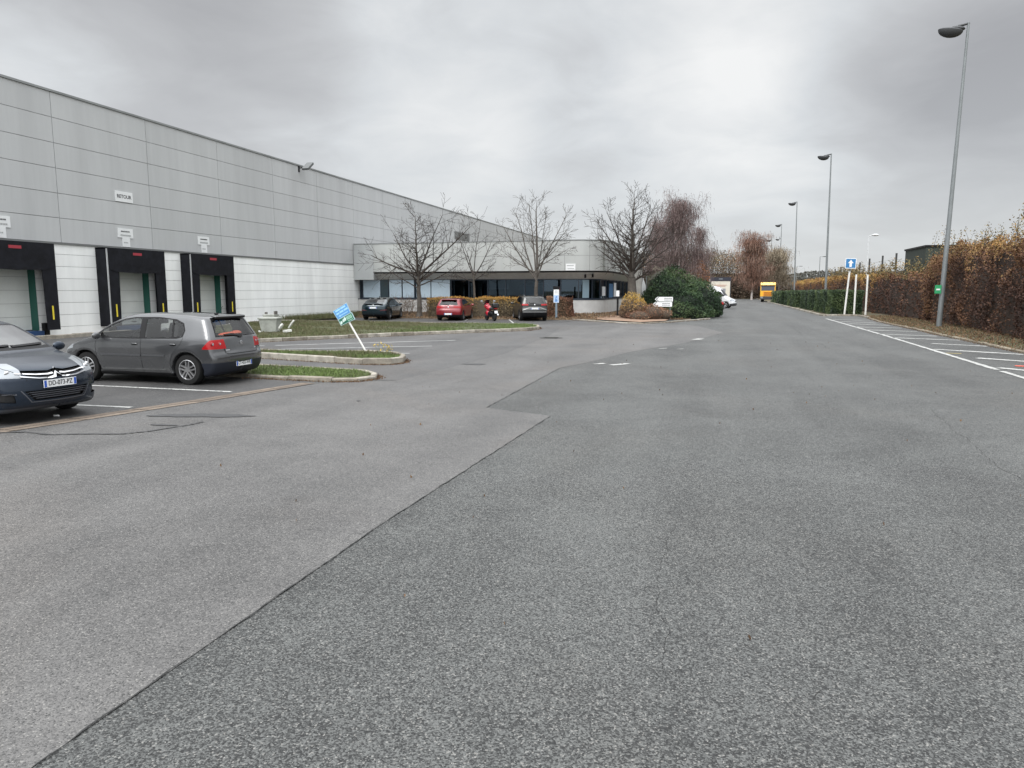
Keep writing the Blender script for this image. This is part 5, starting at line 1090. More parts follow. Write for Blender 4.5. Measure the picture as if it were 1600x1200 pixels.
# ------------------------------------------------------------------ bare trees
BARK = mat('bark_grey', (.075, .065, .055), .9, var=.3, vscale=8, bump=.8, bscale=30); TWIG = mat('twig_brown', (.045, .036, .03), .9); TWIG2 = mat('twig_grey', (.085, .074, .064), .9)
def branch(mb, p, d, L, r, depth, r_, up=.12, wob=.12, ratio=.5, kids=(2, 3), minr=.006, droop=0.):
    n = 7 if depth >= 2 else (5 if depth == 1 else 3); st = L/n; p = Vector(p); d = Vector(d).normalized(); side = r_.choice((-1, 1))
    for i in range(n):
        d = (d+Vector((r_.gauss(0, wob), r_.gauss(0, wob), up-droop*i/n+r_.gauss(0, wob*.5)))*.35).normalized(); q = p+d*st
        ra = max(minr, r*(1-.75*i/n)); rb = max(minr, r*(1-.75*(i+1)/n)); mb.tube(p, q, ra, rb, 7 if r > .05 else (5 if depth >= 2 else 3), cap=False); p = q
        if depth > 0 and i >= (1 if depth < 3 else 2):
            for _ in range(r_.randint(*kids) if depth > 1 else r_.randint(1, 2)):
                ax = d.orthogonal().normalized(); ax.rotate(Matrix.Rotation(r_.uniform(0, 2*PI), 3, d)); a = r_.uniform(.55, 1.05); dd = (d*math.cos(a)+ax*math.sin(a)).normalized()
                branch(mb, p, dd, L*ratio*r_.uniform(.6, 1.15)*(1-.45*i/n), max(minr, rb*.55), depth-1, r_, up, wob, ratio, kids, minr, droop)
def VD(az, el):   # azimuth: 0 = to the right across the road, 180 = left; elevation in degrees
    a, e = R_(az), R_(el); return Vector((math.cos(a)*math.cos(e), math.sin(a)*math.cos(e), math.sin(e)))
def bare_tree(name, label, pos, th, r0, limbs, seed, cat='tree', depth=2, minr=.009, twig=None, up=.12, leader=None, kids=(1, 2), bark=None, lat=0, latL=1.8, ratio=.5):
    r_ = random.Random(seed); root = thing(name, label, cat, pos); m = MB(); p = Vector((0, 0, -.1)); n = 6; top = Vector((0, 0, th))
    for i in range(n): a = Vector((.03*math.sin(i*1.3+seed), .03*math.cos(i*2+seed), -.1+(th+.1)*i/n)); b = Vector((.03*math.sin((i+1)*1.3+seed), .03*math.cos((i+1)*2+seed), -.1+(th+.1)*(i+1)/n)); m.tube(a, b, r0*(1.25 if i == 0 else 1-.35*i/n), r0*(1-.35*(i+1)/n), 12, cap=False)
    c = MB(); e = b
    if leader:
        H, lr = leader; k = 16; q = e.copy()
        for i in range(k):
            t = q+Vector((r_.gauss(0, .035), r_.gauss(0, .035), (H-th)/k)); ra = max(minr, lr*(1-.93*i/k)); m.tube(q, t, ra, max(minr, lr*(1-.93*(i+1)/k)), 7, cap=False); q = t
            for _ in range(lat):
                f = (1-i/k); az = r_.uniform(0, 360); branch(c, q, VD(az, r_.uniform(15, 45)), latL*(.35+.65*f)*r_.uniform(.7, 1.2), max(minr, lr*.38*f), 1 if depth < 3 else 2, r_, up, .14, ratio, kids, minr)
    for az, el, L, r, z in limbs: branch(c, (e.x, e.y, z), VD(az, el), L, r, depth, r_, up, .13, ratio, kids, minr)
    m.build('trunk', bark or BARK, root, True); c.build('branches', twig or TWIG, root)
    return root
def pos(px, Y, z=None): p = atY(px, 470, Y); return (p.x, Y, bedz(p.x, Y) if z is None else z)
bare_tree('bare_tree', 'bare tree with a straight leader and wide low limbs behind the teal and red cars', pos(655, 47.6), 2.25, .20, [(178, 20, 4.6, .09, 2.9), (165, 42, 4.0, .065, 3.0), (188, 28, 3.0, .05, 2.0), (5, 42, 5.0, .085, 2.9), (-10, 58, 4.6, .065, 3.0), (8, 18, 3.0, .05, 2.2), (20, 32, 3.6, .05, 2.4), (95, 45, 2.4, .05, 2.1), (-95, 40, 2.2, .05, 2.1)], 11, leader=(7.25, .13), lat=3, latL=2.3, depth=2, up=.07)
bare_tree('bare_tree', 'thin forked bare tree with whip shoots, behind the hedge right of the red car', pos(741, 49.2), 2.9, .10, [(135, 55, 2.6, .05, 2.9), (170, 62, 3.0, .045, 2.8), (20, 50, 2.8, .05, 2.8), (60, 75, 3.8, .04, 2.9), (-20, 20, 2.0, .03, 2.5), (185, 15, 1.8, .03, 2.4)], 23, depth=2, up=.10, minr=.008)
bare_tree('bare_tree', 'vase-shaped bare tree with upright stems behind the dark SUV', pos(838, 48.3), 2.5, .17, [(175, 50, 4.5, .07, 2.5), (165, 62, 4.9, .065, 2.6), (150, 76, 5.2, .065, 2.6), (40, 82, 5.3, .07, 2.6), (10, 66, 4.6, .06, 2.7), (0, 45, 3.3, .05, 3.4), (185, 25, 3.0, .04, 3.0), (-60, 60, 4.4, .05, 2.7), (95, 66, 5.0, .05, 2.7), (-5, 25, 2.6, .035, 3.4)], 37, depth=2, up=.07, kids=(1, 2), minr=.009, twig=TWIG2, ratio=.42)
bare_tree('bare_tree', 'large bare tree with a thick pollarded trunk beside the curved office corner', pos(987, 50.4), 2.7, .40, [(178, 38, 1.9, .10, 2.5), (170, 46, 3.9, .08, 2.8), (185, 55, 4.2, .08, 3.0), (0, 25, 1.4, .10, 2.4), (10, 45, 3.8, .08, 2.8), (-5, 60, 4.1, .08, 3.0), (150, 30, 3.4, .07, 2.9), (30, 28, 3.5, .07, 3.0), (-90, 45, 3.2, .07, 3.0), (90, 50, 3.4, .07, 3.0), (180, 68, 4.4, .07, 3.0), (0, 72, 4.4, .07, 3.0)], 41, leader=(8.25, .20), lat=3, latL=2.4, depth=2, up=.10, kids=(2, 2), minr=.010)
# ------------------------------------------------------------------ birches: fine drooping twigs
def birch(name, label, pos_, H, wd, n, seed, twig, z0=.9, trunk_r=.12, white=True, dens=1., lw=.022, L=.9):
    root = thing(name, label, 'tree', pos_); r_ = random.Random(seed); rg = np.random.default_rng(seed); m = MB(); q = Vector((0, 0, -.1)); k = 14
    for i in range(k): t = q+Vector((r_.gauss(0, .05), r_.gauss(0, .05), (H*.93)/k)); m.tube(q, t, trunk_r*(1-.9*i/k), trunk_r*(1-.9*(i+1)/k), 8, cap=False); q = t
    br = MB(); tips = []
    for _ in range(int(120*dens)):
        z = r_.uniform(.12, .94)*H; f = math.sin(min(1, (1-z/H)*1.5+.10)*PI/2); az = r_.uniform(0, 360); p = Vector((0, 0, z)); el_ = r_.uniform(15, 62); d = VD(az, el_); Lb = wd*.5*f*r_.uniform(.35, 1.1)/max(.5, math.cos(R_(el_))); s = 6; rr = trunk_r*.3*(1-z/H)+.015
        for i in range(s):
            d = (d+Vector((0, 0, -.10*i/s))+Vector((r_.gauss(0, .1), r_.gauss(0, .1), 0))).normalized(); t = p+d*Lb/s; br.tube(p, t, rr*(1-i/s)+.006, rr*(1-(i+1)/s)+.006, 4, cap=False); p = t
            if i > 0: tips += [p.lerp(t-d*Lb/s, r_.random()) for _ in range(2)]
    T = np.array([t[:] for t in tips]); idx = rg.integers(0, len(T), n); P = T[idx]+rg.normal(0, [.22*wd/3, .22*wd/3, .25], (n, 3)); P = P[P[:, 2] > z0]; n = len(P)
    a = rg.uniform(0, 2*PI, n); out = np.stack([np.cos(a), np.sin(a), np.zeros(n)], 1); Ls = L*rg.uniform(.4, 1.3, n)[:, None]
    P1 = P+out*Ls*.22+np.array([0, 0, .10])*Ls; P2 = P1+out*Ls*.22-np.array([0, 0, .75])*Ls; sd = np.stack([-np.sin(a+.8), np.cos(a+.8), np.zeros(n)], 1)*lw/2
    V = np.stack([P-sd, P+sd, P1+sd, P1-sd, P2], 1).reshape(-1, 3); b = np.arange(n)*5; F = np.concatenate([np.stack([b, b+1, b+2], 1), np.stack([b, b+2, b+3], 1), np.stack([b+3, b+2, b+4], 1)])
    v = np.clip(vnoise(P, 1.1, seed)+rg.normal(0, .15, n), 0, 1); v = np.concatenate([v, v, v])
    m.build('trunk', mat('birch_bark', (.42, .38, .35), .8, var=.4, vscale=5) if white else BARK, root, True); br.build('branches', mat('birch_branch', (.20, .165, .15), .9), root); npobj('twigs', V, F, twig, v, root); return root
BT = mat('birch_twig', (.1,)*3, .9, attr=[(.085, .055, .052), (.135, .088, .082), (.19, .145, .135)])
BT2 = mat('birch_twig_red', (.1,)*3, .9, attr=[(.12, .065, .045), (.19, .10, .07), (.24, .16, .12)])
def gpos(px, Y, z=.03): p = atY(px, 470, Y); return (p.x, Y, z)
birch('birch_tree', 'tall purple-brown birch with drooping twigs rising behind the thick bare tree', gpos(1058, 72), 10.6, 6.4, 15000, 5, BT, 1.5)
birch('birch_tree', 'second purple birch half hidden by branches, left of the tallest birch', gpos(1028, 76), 8.8, 4.8, 8500, 6, BT, 1.5)
birch('birch_tree', 'slim short birch at the right edge of the purple birches, above the orange shrub', gpos(1091, 84), 9.0, 3.6, 4200, 7, BT, 1.5)
birch('birch_tree', 'white-stemmed reddish birch standing alone at the end of the road', gpos(1174, 162, .06), 13.0, 9.5, 10000, 8, BT2, 2.2, .22, lw=.05, L=1.6)
birch('birch_tree', 'sparse pale birch behind the row of street lamps at the end of the road', gpos(1212, 168, .06), 10.5, 8.5, 6500, 9, mat('pale_twig', (.3,)*3, .9, attr=[(.14, .11, .075), (.30, .25, .18)]), 3, .16, lw=.045, L=1.5)
# ------------------------------------------------------------------ shrubs and hedges made of leaf cards over twiggy cores
def leaf_shrub(name, label, cat, ells, n, size, m, core, z0=0, seed=1, asp=.5, group=None, vfun=None, origin=None, shell=.22, stems=0, stuff=False):
    rg = np.random.default_rng(seed); o = Vector(origin) if origin else Vector((sum(e[0] for e in ells)/len(ells), sum(e[1] for e in ells)/len(ells), 0)); root = thing(name, label, cat, o, 0, group); P = []; w_ = np.array([e[3]*e[4]+e[4]*e[5]+e[3]*e[5] for e in ells]); w_ = w_/w_.sum()
    cm = MB()
    for e, f in zip(ells, w_):
        k = int(n*f); d = rg.normal(size=(k, 3)); d /= np.linalg.norm(d, axis=1)[:, None]; rr = 1-np.abs(rg.normal(0, shell, k)); q = d*rr[:, None]*np.array(e[3:6]); lump = 1+.34*(vnoise(d*np.array(e[3:6])+np.array(e[:3]), 2.2, seed+3)-.5)
        P.append(q*lump[:, None]+np.array(e[:3])); cm.ell((e[0]-o.x, e[1]-o.y, e[2]), (e[3]*.80, e[4]*.80, e[5]*.80), 18, 10)
    P = np.concatenate(P); P = P[P[:, 2] > z0+.02]; V, F = cards(P, size, asp); V[:, 0] -= o.x; V[:, 1] -= o.y
    v = vfun(P, rg) if vfun else np.clip(vnoise(P, 1.6, seed)+rg.normal(0, .18, len(P)), 0, 1)
    c = cm.build('branches', core, root, True); npobj('foliage', V, F, m, v, root); return root
CON = mat('conifer_leaf', (.03, .06, .03), .7, attr=[(.010, .020, .010), (.022, .045, .020), (.04, .075, .03), (.075, .11, .045)], spec=.3); CONC_ = mat('conifer_core', (.006, .012, .006), .9)
def E(px, Y, pyt, wpx, zc=None, ry=None):
    """ellipsoid whose top shows at height pyt"""
    c = atY(px, 470, Y); top = atY(px, pyt, Y).z; rx = wpx/1120*Y*.5*1.03; zc = zc if zc is not None else top*.35; return (c.x, Y, zc, rx, ry or rx, top-zc)
leaf_shrub('juniper_bush', 'huge dark green conifer bush behind the white direction signs', 'bush', [E(1050, 53, 421, 80, 1.1), E(1085, 54.5, 436, 72, .9), E(1022, 53.5, 448, 50, .7), E(1108, 56, 460, 46, .5), E(1065, 52, 452, 84, .5)], 46000, .17, CON, CONC_, .1, 3, .35, shell=.14)
leaf_shrub('conifer', 'dull green conifer rising behind the huge dark bush', 'tree', [E(1035, 60, 412, 66, 1.4), E(1075, 62, 425, 60, 1.4)], 9000, .20, mat('dull_conifer', (.06,)*3, .8, attr=[(.04, .05, .03), (.075, .08, .05), (.12, .10, .07)]), mat('dull_core', (.03, .03, .02), .9), .1, 4, .3, shell=.25)
leaf_shrub('beech_tree', 'small orange-leaved tree between the purple birches and the far wood', 'tree', [E(1090, 76, 408, 34, 2.2), E(1080, 74, 420, 40, 1.8)], 6500, .16, mat('orange_leaf', (.3,)*3, .8, attr=[(.13, .06, .03), (.28, .11, .04), (.36, .15, .05)]), mat('orange_core', (.09, .045, .03), .9), .1, 5, .7, shell=.4)
AUT = mat('autumn_leaf', (.3,)*3, .8, attr=[(.10, .06, .04), (.20, .12, .055), (.33, .20, .06), (.42, .27, .05)])
gold = lambda P, rg: np.clip((P[:, 2]-.35)/1.25+rg.normal(0, .16, len(P)), 0, 1)
leaf_shrub('golden_shrub', 'round golden shrub at the foot of the thick pollarded tree', 'shrub', [E(986, 48.6, 461, 40, .65), E(1000, 48.2, 466, 30, .6)], 6500, .085, AUT, mat('twig_core', (.06, .042, .028), .9), .05, 6, .7, vfun=gold)
RDB = mat('russet_leaf', (.2,)*3, .85, attr=[(.07, .032, .022), (.15, .065, .04), (.24, .12, .07), (.30, .19, .12)])
leaf_shrub('russet_shrub', 'low reddish-brown shrub between the golden shrub and the dark conifer bush', 'shrub', [E(1018, 48.2, 476, 40, .4), E(1000, 47.6, 484, 40, .25), E(1036, 49, 482, 30, .3)], 5500, .085, RDB, mat('twig_core', (.06,)*3), .05, 7, .6, shell=.4)
leaf_shrub('russet_shrub', 'thin russet shrub in front of the parked dark car, right of the big conifer bush', 'shrub', [E(1113, 62, 468, 26, .5)], 1800, .10, RDB, mat('twig_core', (.06,)*3), .05, 8, .6, shell=.4)
def hedge(name, label, axis_pts, w_, h, n, size, m, corem, z0=.0, seed=1, asp=.6, vfun=None, lump=.12, thin=.14, cat='hedge', group=None, core_in=.16, stems=None):
    """clipped hedge following axis_pts (centre line); h may be a function of distance along"""
    rg = np.random.default_rng(seed); A = np.array([p[:2] for p in axis_pts], float); seg = np.linalg.norm(np.diff(A, axis=0), axis=1); cum = np.concatenate([[0], np.cumsum(seg)]); Lt = cum[-1]; hf = h if callable(h) else (lambda s: np.full_like(s, h)); o = Vector((A[:, 0].mean(), A[:, 1].mean(), 0)); root = thing(name, label, cat, o, 0, group)
    def at(s): return np.stack([np.interp(s, cum, A[:, 0]), np.interp(s, cum, A[:, 1])], -1)
    def nrm(s): d = at(s+.2)-at(s-.2); d /= np.linalg.norm(d, axis=-1)[..., None]+1e-9; return np.stack([-d[..., 1], d[..., 0]], -1)
    hm = float(np.mean(hf(np.linspace(0, Lt, 20)))); k_side = int(n*hm/(2*hm+w_)); k_top = int(n*w_/(2*hm+w_)); P = []
    for sg in (-1, 1):
        s = rg.uniform(0, Lt, k_side); z = rg.uniform(0, 1, k_side); t = sg*(w_/2-np.abs(rg.normal(0, thin, k_side))); c = at(s)+nrm(np.clip(s, .3, Lt-.3))*t[:, None]; P.append(np.column_stack([c, z0+z*hf(s)]))
    s = rg.uniform(0, Lt, k_top); c = at(s)+nrm(np.clip(s, .3, Lt-.3))*rg.uniform(-w_/2, w_/2, k_top)[:, None]; P.append(np.column_stack([c, z0+hf(s)-np.abs(rg.normal(0, thin, k_top))+rg.normal(0, .03, k_top)]))
    for s0 in (0, Lt):
        k = max(60, int(n*w_/(2*Lt+2*w_))); s = np.abs(s0-np.abs(rg.normal(0, thin*.7, k))); c = at(s)+nrm(np.clip(s, .3, Lt-.3))*rg.uniform(-w_/2, w_/2, k)[:, None]; P.append(np.column_stack([c, z0+rg.uniform(0, 1, k)*hf(s)]))
    P = np.concatenate(P); P += (np.stack([vnoise(P, 1.7, seed+i) for i in range(3)], 1)-.5)*lump*2; P[:, 2] = np.maximum(P[:, 2], z0+.02)
    V, F = cards(P, size, asp); V[:, :2] -= np.array([o.x, o.y])
    v = vfun(P, rg) if vfun else np.clip(vnoise(P, 1.5, seed)+rg.normal(0, .2, len(P)), 0, 1)
    S = np.linspace(core_in, Lt-core_in, max(4, int(Lt/1.2))); C = at(S)-np.array([o.x, o.y]); Nn = nrm(np.clip(S, .3, Lt-.3)); hh = hf(S)-core_in*.9+(vnoise(np.column_stack([S, S*0, S*0]), .9, seed)-.5)*.12; cm = MB(); hw = w_/2-core_in; ring = []
    for i in range(len(S)):
        q = (rg.uniform(-.05, .05)); ring += [(C[i, 0]-Nn[i, 0]*(hw+q), C[i, 1]-Nn[i, 1]*(hw+q), z0-.02), (C[i, 0]-Nn[i, 0]*(hw+q), C[i, 1]-Nn[i, 1]*(hw+q), z0+hh[i]), (C[i, 0]+Nn[i, 0]*hw, C[i, 1]+Nn[i, 1]*hw, z0+hh[i]), (C[i, 0]+Nn[i, 0]*hw, C[i, 1]+Nn[i, 1]*hw, z0-.02)]
    k = len(S); cm.add(ring, [(4*i+j, 4*i+4+j, 4*i+5+j, 4*i+1+j) for i in range(k-1) for j in range(3)]+[(0, 1, 2, 3), (4*k-1, 4*k-2, 4*k-3, 4*k-4)]); cm.build('branches', corem, root); npobj('foliage', V, F, m, v, root)
    if stems:
        ns, L0, L1, cond = stems; s = rg.uniform(0, Lt, ns*3); s = s[cond(at(s))][:ns]; b = at(s)+nrm(s)*rg.uniform(-w_/2, w_/2, len(s))[:, None]; tw = MB(); LP = []; r_ = random.Random(seed)
        for i in range(len(s)):
            p = Vector((b[i, 0]-o.x, b[i, 1]-o.y, z0+hf(s[i:i+1])[0]-.4)); L = r_.uniform(L0, L1); d = Vector((r_.gauss(0, .12), r_.gauss(0, .12), 1))
            for k in range(5):
                d = (d+Vector((r_.gauss(0, .1), r_.gauss(0, .1), 0))).normalized(); q = p+d*L/5; tw.tube(p, q, .016-.002*k, .014-.002*k, 4, cap=False)
                for _ in range(9): LP.append((q+Vector((r_.gauss(0, .10), r_.gauss(0, .10), r_.gauss(0, .12))))[:])
                p = q
        tag(tw.build('shoots', TWIG, root), kind='stuff'); LP = np.array(LP); V, F = cards(LP, size*.95, .6); npobj('shoot_leaves', V, F, mat('shoot_leaf', (.2,)*3, .8, attr=[(.07, .06, .03), (.16, .13, .05), (.28, .17, .06)]), rg.uniform(0, 1, len(LP)), root)
    return root
ORH = mat('orange_hedge_leaf', (.3,)*3, .85, attr=[(.13, .10, .06), (.21, .15, .07), (.30, .20, .06), (.42, .21, .04)]); CORE = mat('hedge_core', (.075, .058, .038), .95, var=.4, vscale=6)
topc = lambda P, rg: np.clip((P[:, 2]-.55)/1.05+rg.normal(0, .15, len(P)), 0, 1)
p1 = atY(668, 470, 48.0); p2 = atY(838, 470, 49.0)
hedge('hedge', 'clipped hedge with yellow and orange top between the red car and the dark SUV', [(p1.x, 48.2), (p2.x, 49.0)], .95, 1.36, 15000, .085, ORH, CORE, .08, 21, vfun=topc, lump=.10)
p1 = atY(852, 470, 48.6); p2 = atY(896, 470, 49.2)
hedge('hedge', 'short russet clipped hedge behind the blue parking sign, right of the dark SUV', [(p1.x, 48.9), (p2.x, 49.4)], .9, 1.42, 5500, .08, RDB, CORE, .08, 22, lump=.09)
def twig_shrub(name, label, pos_, w_, h, n, seed, leaf=0):
    r_ = random.Random(seed); root = thing(name, label, 'shrub', pos_); m = MB(); LP = []
    for _ in range(n):
        b = Vector((r_.uniform(-w_*.35, w_*.35), r_.uniform(-.25, .25), 0)); branch(m, b, VD(r_.uniform(0, 360), r_.uniform(45, 88)), h*r_.uniform(.6, 1.05), .018, 1, r_, .1, .35, .5, (1, 2), .008)
    m.build('branches', mat('shrub_twig', (.16, .12, .09), .9), root)
    if leaf:
        P = np.array([(r_.gauss(0, w_*.3), r_.gauss(0, .2), r_.uniform(.2, h)) for _ in range(leaf)]); V, F = cards(P, .07, .6); npobj('foliage', V, F, RDB, rng.uniform(0, 1, len(P)), root)
    return root
for k, (px, lab) in enumerate(((622, 'leafless twiggy shrub against the plinth between the teal car and the first bare tree'), (638, 'leafless twiggy shrub touching the left side of the first bare tree'), (668, 'thin leafless shrub between the first bare tree and the orange-topped hedge'))):
    p = pos(px, 49.3+.4*(k % 2)); twig_shrub('bare_shrub', lab, p, 1.2, 1.35, 16, 60+k, 80)
# tall autumn hedge along the right verge
BRH = mat('brown_hedge_leaf', (.1,)*3, .8, attr=[(.055, .026, .018), (.105, .050, .028), (.175, .085, .040), (.24, .155, .055), (.40, .21, .06)]); BCORE = mat('brown_core', (.04, .025, .018), .95, var=.4, vscale=5)
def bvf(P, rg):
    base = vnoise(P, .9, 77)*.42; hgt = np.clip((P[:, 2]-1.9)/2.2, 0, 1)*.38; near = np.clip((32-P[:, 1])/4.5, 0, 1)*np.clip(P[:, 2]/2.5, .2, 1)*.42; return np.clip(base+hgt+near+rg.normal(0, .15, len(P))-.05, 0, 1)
hl = [(11.9, 14), (12.35, 20), (12.1, 27), (12.9, 35), (13.6, 45), (13.9, 51.5)]
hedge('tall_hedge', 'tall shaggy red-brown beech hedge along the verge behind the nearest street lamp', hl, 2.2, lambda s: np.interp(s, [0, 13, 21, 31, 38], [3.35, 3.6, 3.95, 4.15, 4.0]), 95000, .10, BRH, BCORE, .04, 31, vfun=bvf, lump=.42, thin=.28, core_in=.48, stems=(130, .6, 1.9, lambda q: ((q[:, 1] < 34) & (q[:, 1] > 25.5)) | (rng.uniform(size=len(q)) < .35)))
hl2 = [(13.95, 51.8), (14.0, 60), (14.3, 85), (14.9, 118), (15.6, 150)]
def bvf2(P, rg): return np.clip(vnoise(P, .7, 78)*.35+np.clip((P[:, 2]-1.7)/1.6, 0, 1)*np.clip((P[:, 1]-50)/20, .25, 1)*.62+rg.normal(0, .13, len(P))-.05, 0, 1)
OYH = mat('amber_hedge_leaf', (.1,)*3, .8, attr=[(.055, .026, .018), (.10, .046, .028), (.18, .085, .038), (.30, .17, .05), (.38, .25, .065)])
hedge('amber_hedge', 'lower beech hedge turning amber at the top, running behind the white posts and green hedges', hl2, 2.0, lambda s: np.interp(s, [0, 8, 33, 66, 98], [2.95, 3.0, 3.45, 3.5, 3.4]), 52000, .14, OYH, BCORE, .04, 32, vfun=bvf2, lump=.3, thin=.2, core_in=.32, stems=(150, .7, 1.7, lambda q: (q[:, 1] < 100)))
# clipped green hedge blocks beside the road
GRH = mat('privet_leaf', (.03,)*3, .6, attr=[(.012, .026, .012), (.024, .048, .018), (.045, .078, .026), (.085, .12, .04)]); GCORE = mat('privet_core', (.010, .020, .010), .9)
yy = [atX(px, 470, 9.0).y for px in (1298, 1273, 1249, 1236, 1226, 1219, 1213)]; yy[-1] = 125; labs = ['nearest clipped dark green hedge block beside the three white posts', 'second clipped green hedge block from the white posts', 'third clipped green hedge block along the road kerb', 'fourth clipped green hedge block along the road kerb', 'fifth small green hedge block, towards the orange truck', 'farthest green hedge block, touching the orange truck']
yy[0] = 62.2
for k in range(6):
    y0, y1 = yy[k]+(2.3+.35*k if k else 0), yy[k+1]-.3; ww = 2.35; x0 = 8.95-.003*(y0-62)+ww/2+.10*(k % 2); x1 = 8.95-.003*(y1-62)+ww/2+.10*(k % 2)
    hedge('green_hedge', labs[k], [(x0, y0), (x1, y1)], ww, [1.88, 1.86, 1.84, 1.80, 1.78, 1.76][k], [24000, 13000, 9000, 7000, 5000, 4000][k], .10+.012*k, GRH, GCORE, .05, 40+k, lump=.07, thin=.07, group='clipped green hedge blocks by the road')
# ------------------------------------------------------------------ far wood
def wood(name, x0, x1, y0, y1, H, nt_, ns, nl, seed, mt, ml, lw=.06, low=.45):
    rg = np.random.default_rng(seed); r_ = random.Random(seed); m = MB()
    root = None
    for _ in range(nt_):
        x, y = r_.uniform(x0, x1), r_.uniform(y0, y1); h = H*r_.uniform(.75, 1.02); q = Vector((x, y, 0)); n = 5
        for i in range(n): t = q+Vector((r_.gauss(0, .15), r_.gauss(0, .15), h/n)); m.tube(q, t, .13*(1-.8*i/n), .13*(1-.8*(i+1)/n), 4, cap=False); q = t
    V0 = np.array(m.v); F0 = np.array(m.f)
    P = np.column_stack([rg.uniform(x0, x1, ns), rg.uniform(y0, y1, ns), H*rg.beta(1.3, 1.25, ns)]); top = H*(.80+.22*vnoise(np.column_stack([P[:, 0], P[:, 0]*0, P[:, 0]*0]), .55, seed)); P = P[P[:, 2] < top]; n = len(P)
    a = rg.uniform(0, 2*PI, n); d = np.stack([np.cos(a)*.45, np.sin(a)*.45, rg.uniform(.3, 1.2, n)], 1)*rg.uniform(.5, 1.6, n)[:, None]; s = np.stack([-np.sin(a), np.cos(a), 0*a], 1)*lw/2
    V1 = np.stack([P-s, P+s, P+d+s*.5, P+d-s*.5], 1).reshape(-1, 3); F1 = np.arange(4*n).reshape(n, 4)
    V, F = merge((V0, F0), (V1, F1)); v = np.clip(np.concatenate([np.full(len(F0), .75), np.clip((P[:, 2]/H-low)*1.6, 0, 1)*.7+rg.uniform(0, .3, n)]), 0, 1)
    tag(npobj(name, V, F, mt, v), kind='stuff')
    P = np.column_stack([rg.uniform(x0, x1, nl), rg.uniform(y0, y1, nl), H*(.80+.22*vnoise(np.column_stack([rg.uniform(x0, x1, nl)]*1+[np.zeros(nl)]*2), .55, seed))]); P[:, 2] *= rg.beta(3.2, 1.1, nl); V, F = cards(P, .34, .7); tag(npobj('woodland_leaves', V, F, ml, np.clip(vnoise(P, .5, seed)+rg.normal(0, .2, len(P)), 0, 1)), kind='stuff')
WT = mat('wood_twig', (.1,)*3, .95, attr=[(.045, .032, .024), (.075, .055, .04), (.12, .095, .07), (.25, .21, .16)])
WL = mat('wood_leaf', (.1,)*3, .9, attr=[(.09, .08, .045), (.20, .145, .07), (.28, .16, .07), (.22, .20, .11)])
wood('far_wood', -24, 16.5, 181, 200, 12.3, 130, 26000, 9000, 3, WT, WL)
P_ = None
rg = np.random.default_rng(5); n = 16000; P = np.column_stack([rg.uniform(-26, 17, n), rg.uniform(178.5, 183, n), np.abs(rg.normal(0, 2.4, n))]); V, F = cards(P, .55, .5); tag(npobj('undergrowth', V, F, mat('undergrowth', (.1,)*3, .95, attr=[(.045, .032, .024), (.075, .055, .036), (.10, .065, .045)]), rg.uniform(0, 1, n)), kind='stuff')
m = MB(); m.bb(-80, 16, 203, 210, 0, 6.5); o = m.build('wood_backdrop', mat('wood_dark', (.05, .038, .03), .95, var=.4, vscale=.5)); tag(o, kind='stuff')
n = 12000; P = np.column_stack([rg.uniform(22, 75, n), rg.uniform(258, 275, n), np.zeros(n)]); P[:, 2] = rg.uniform(0, 1, n)*(7.2+2.4*vnoise(P*np.array([1, 0, 0]), .22, 9)); V, F = cards(P, .9, .7); tag(npobj('distant_trees', V, F, mat('distant_leaf', (.1,)*3, .95, attr=[(.075, .078, .07), (.11, .105, .09)]), rg.uniform(0, 1, n)), kind='stuff')
# ------------------------------------------------------------------ street furniture
GALV = mat('galvanised', (.20, .215, .22), .5, .35, var=.12, vscale=2); LHD = mat('lamp_head_dark', (.035, .037, .04), .5)
def street_lamp(label, x, y, H, tx=None, group='tall street lamps along the right kerb', mid=None):
    t = thing('street_lamp', label, 'street lamp', (x, y, 0), 0, group); lx = (tx-x) if tx else .0
    m = MB(); m.path([(0, 0, 0), (lx*.5, 0, H*.5), (lx, 0, H)], [.135, .098, .058], 14); m.build('pole', GALV, t, True)
    m = MB(); m.bb(-.17, .17, -.17, .17, 0, .05); m.build('base_plate', GALV, t)
    h_ = MB(); M = Matrix.Rotation(R_(8), 3, 'Y'); c = Vector((lx-.78, 0, H-.30)); h_.ell(c, (.58, .30, .36), 20, 6, M, .5, 1.); h_.ell(c, (.58, .30, .10), 20, 4, M, 0., .5); h_.ell(c+Vector((.33, 0, .06)), (.34, .16, .12), 12, 6, M); hd = h_.build('lamp_head', LHD, t, True)
    m = MB(); m.tube((lx+.05, 0, H-.04), (lx-.45, 0, H-.14), .05, .07); m.build('arm', LHD, t)
    if mid:
        m = MB(); m.tube((lx*.8, 0, mid), (lx*.8-.45, 0, mid-.05), .05); M = Matrix.Rotation(R_(8), 3, 'Y'); m.ell((lx*.8-.75, 0, mid-.15), (.42, .28, .26), 16, 6, M, .5, 1.); m.ell((lx*.8-.75, 0, mid-.15), (.42, .28, .08), 16, 4, M, 0, .5); m.tube((lx*.8-.3, 0, mid-.1), (lx*.8-.3, 0, mid+.45), .04); m.build('lower_lamp', LHD, t, True)
    return t
LZ = [(1467, 1513.5, 42.7, 35), (1290, 1299, 85, 240), (1241, 1245.5, 129, 315), (1216.5, 1221.5, 172, 350), (1202, 1206, 212, 374)]
LL = ['nearest and tallest street lamp, with a small green plate on its pole', 'second street lamp along the road, its foot hidden by the green hedge', 'third street lamp along the road', 'fourth street lamp, carrying a second lower lamp', 'fifth and farthest street lamp of the row, against the birch']
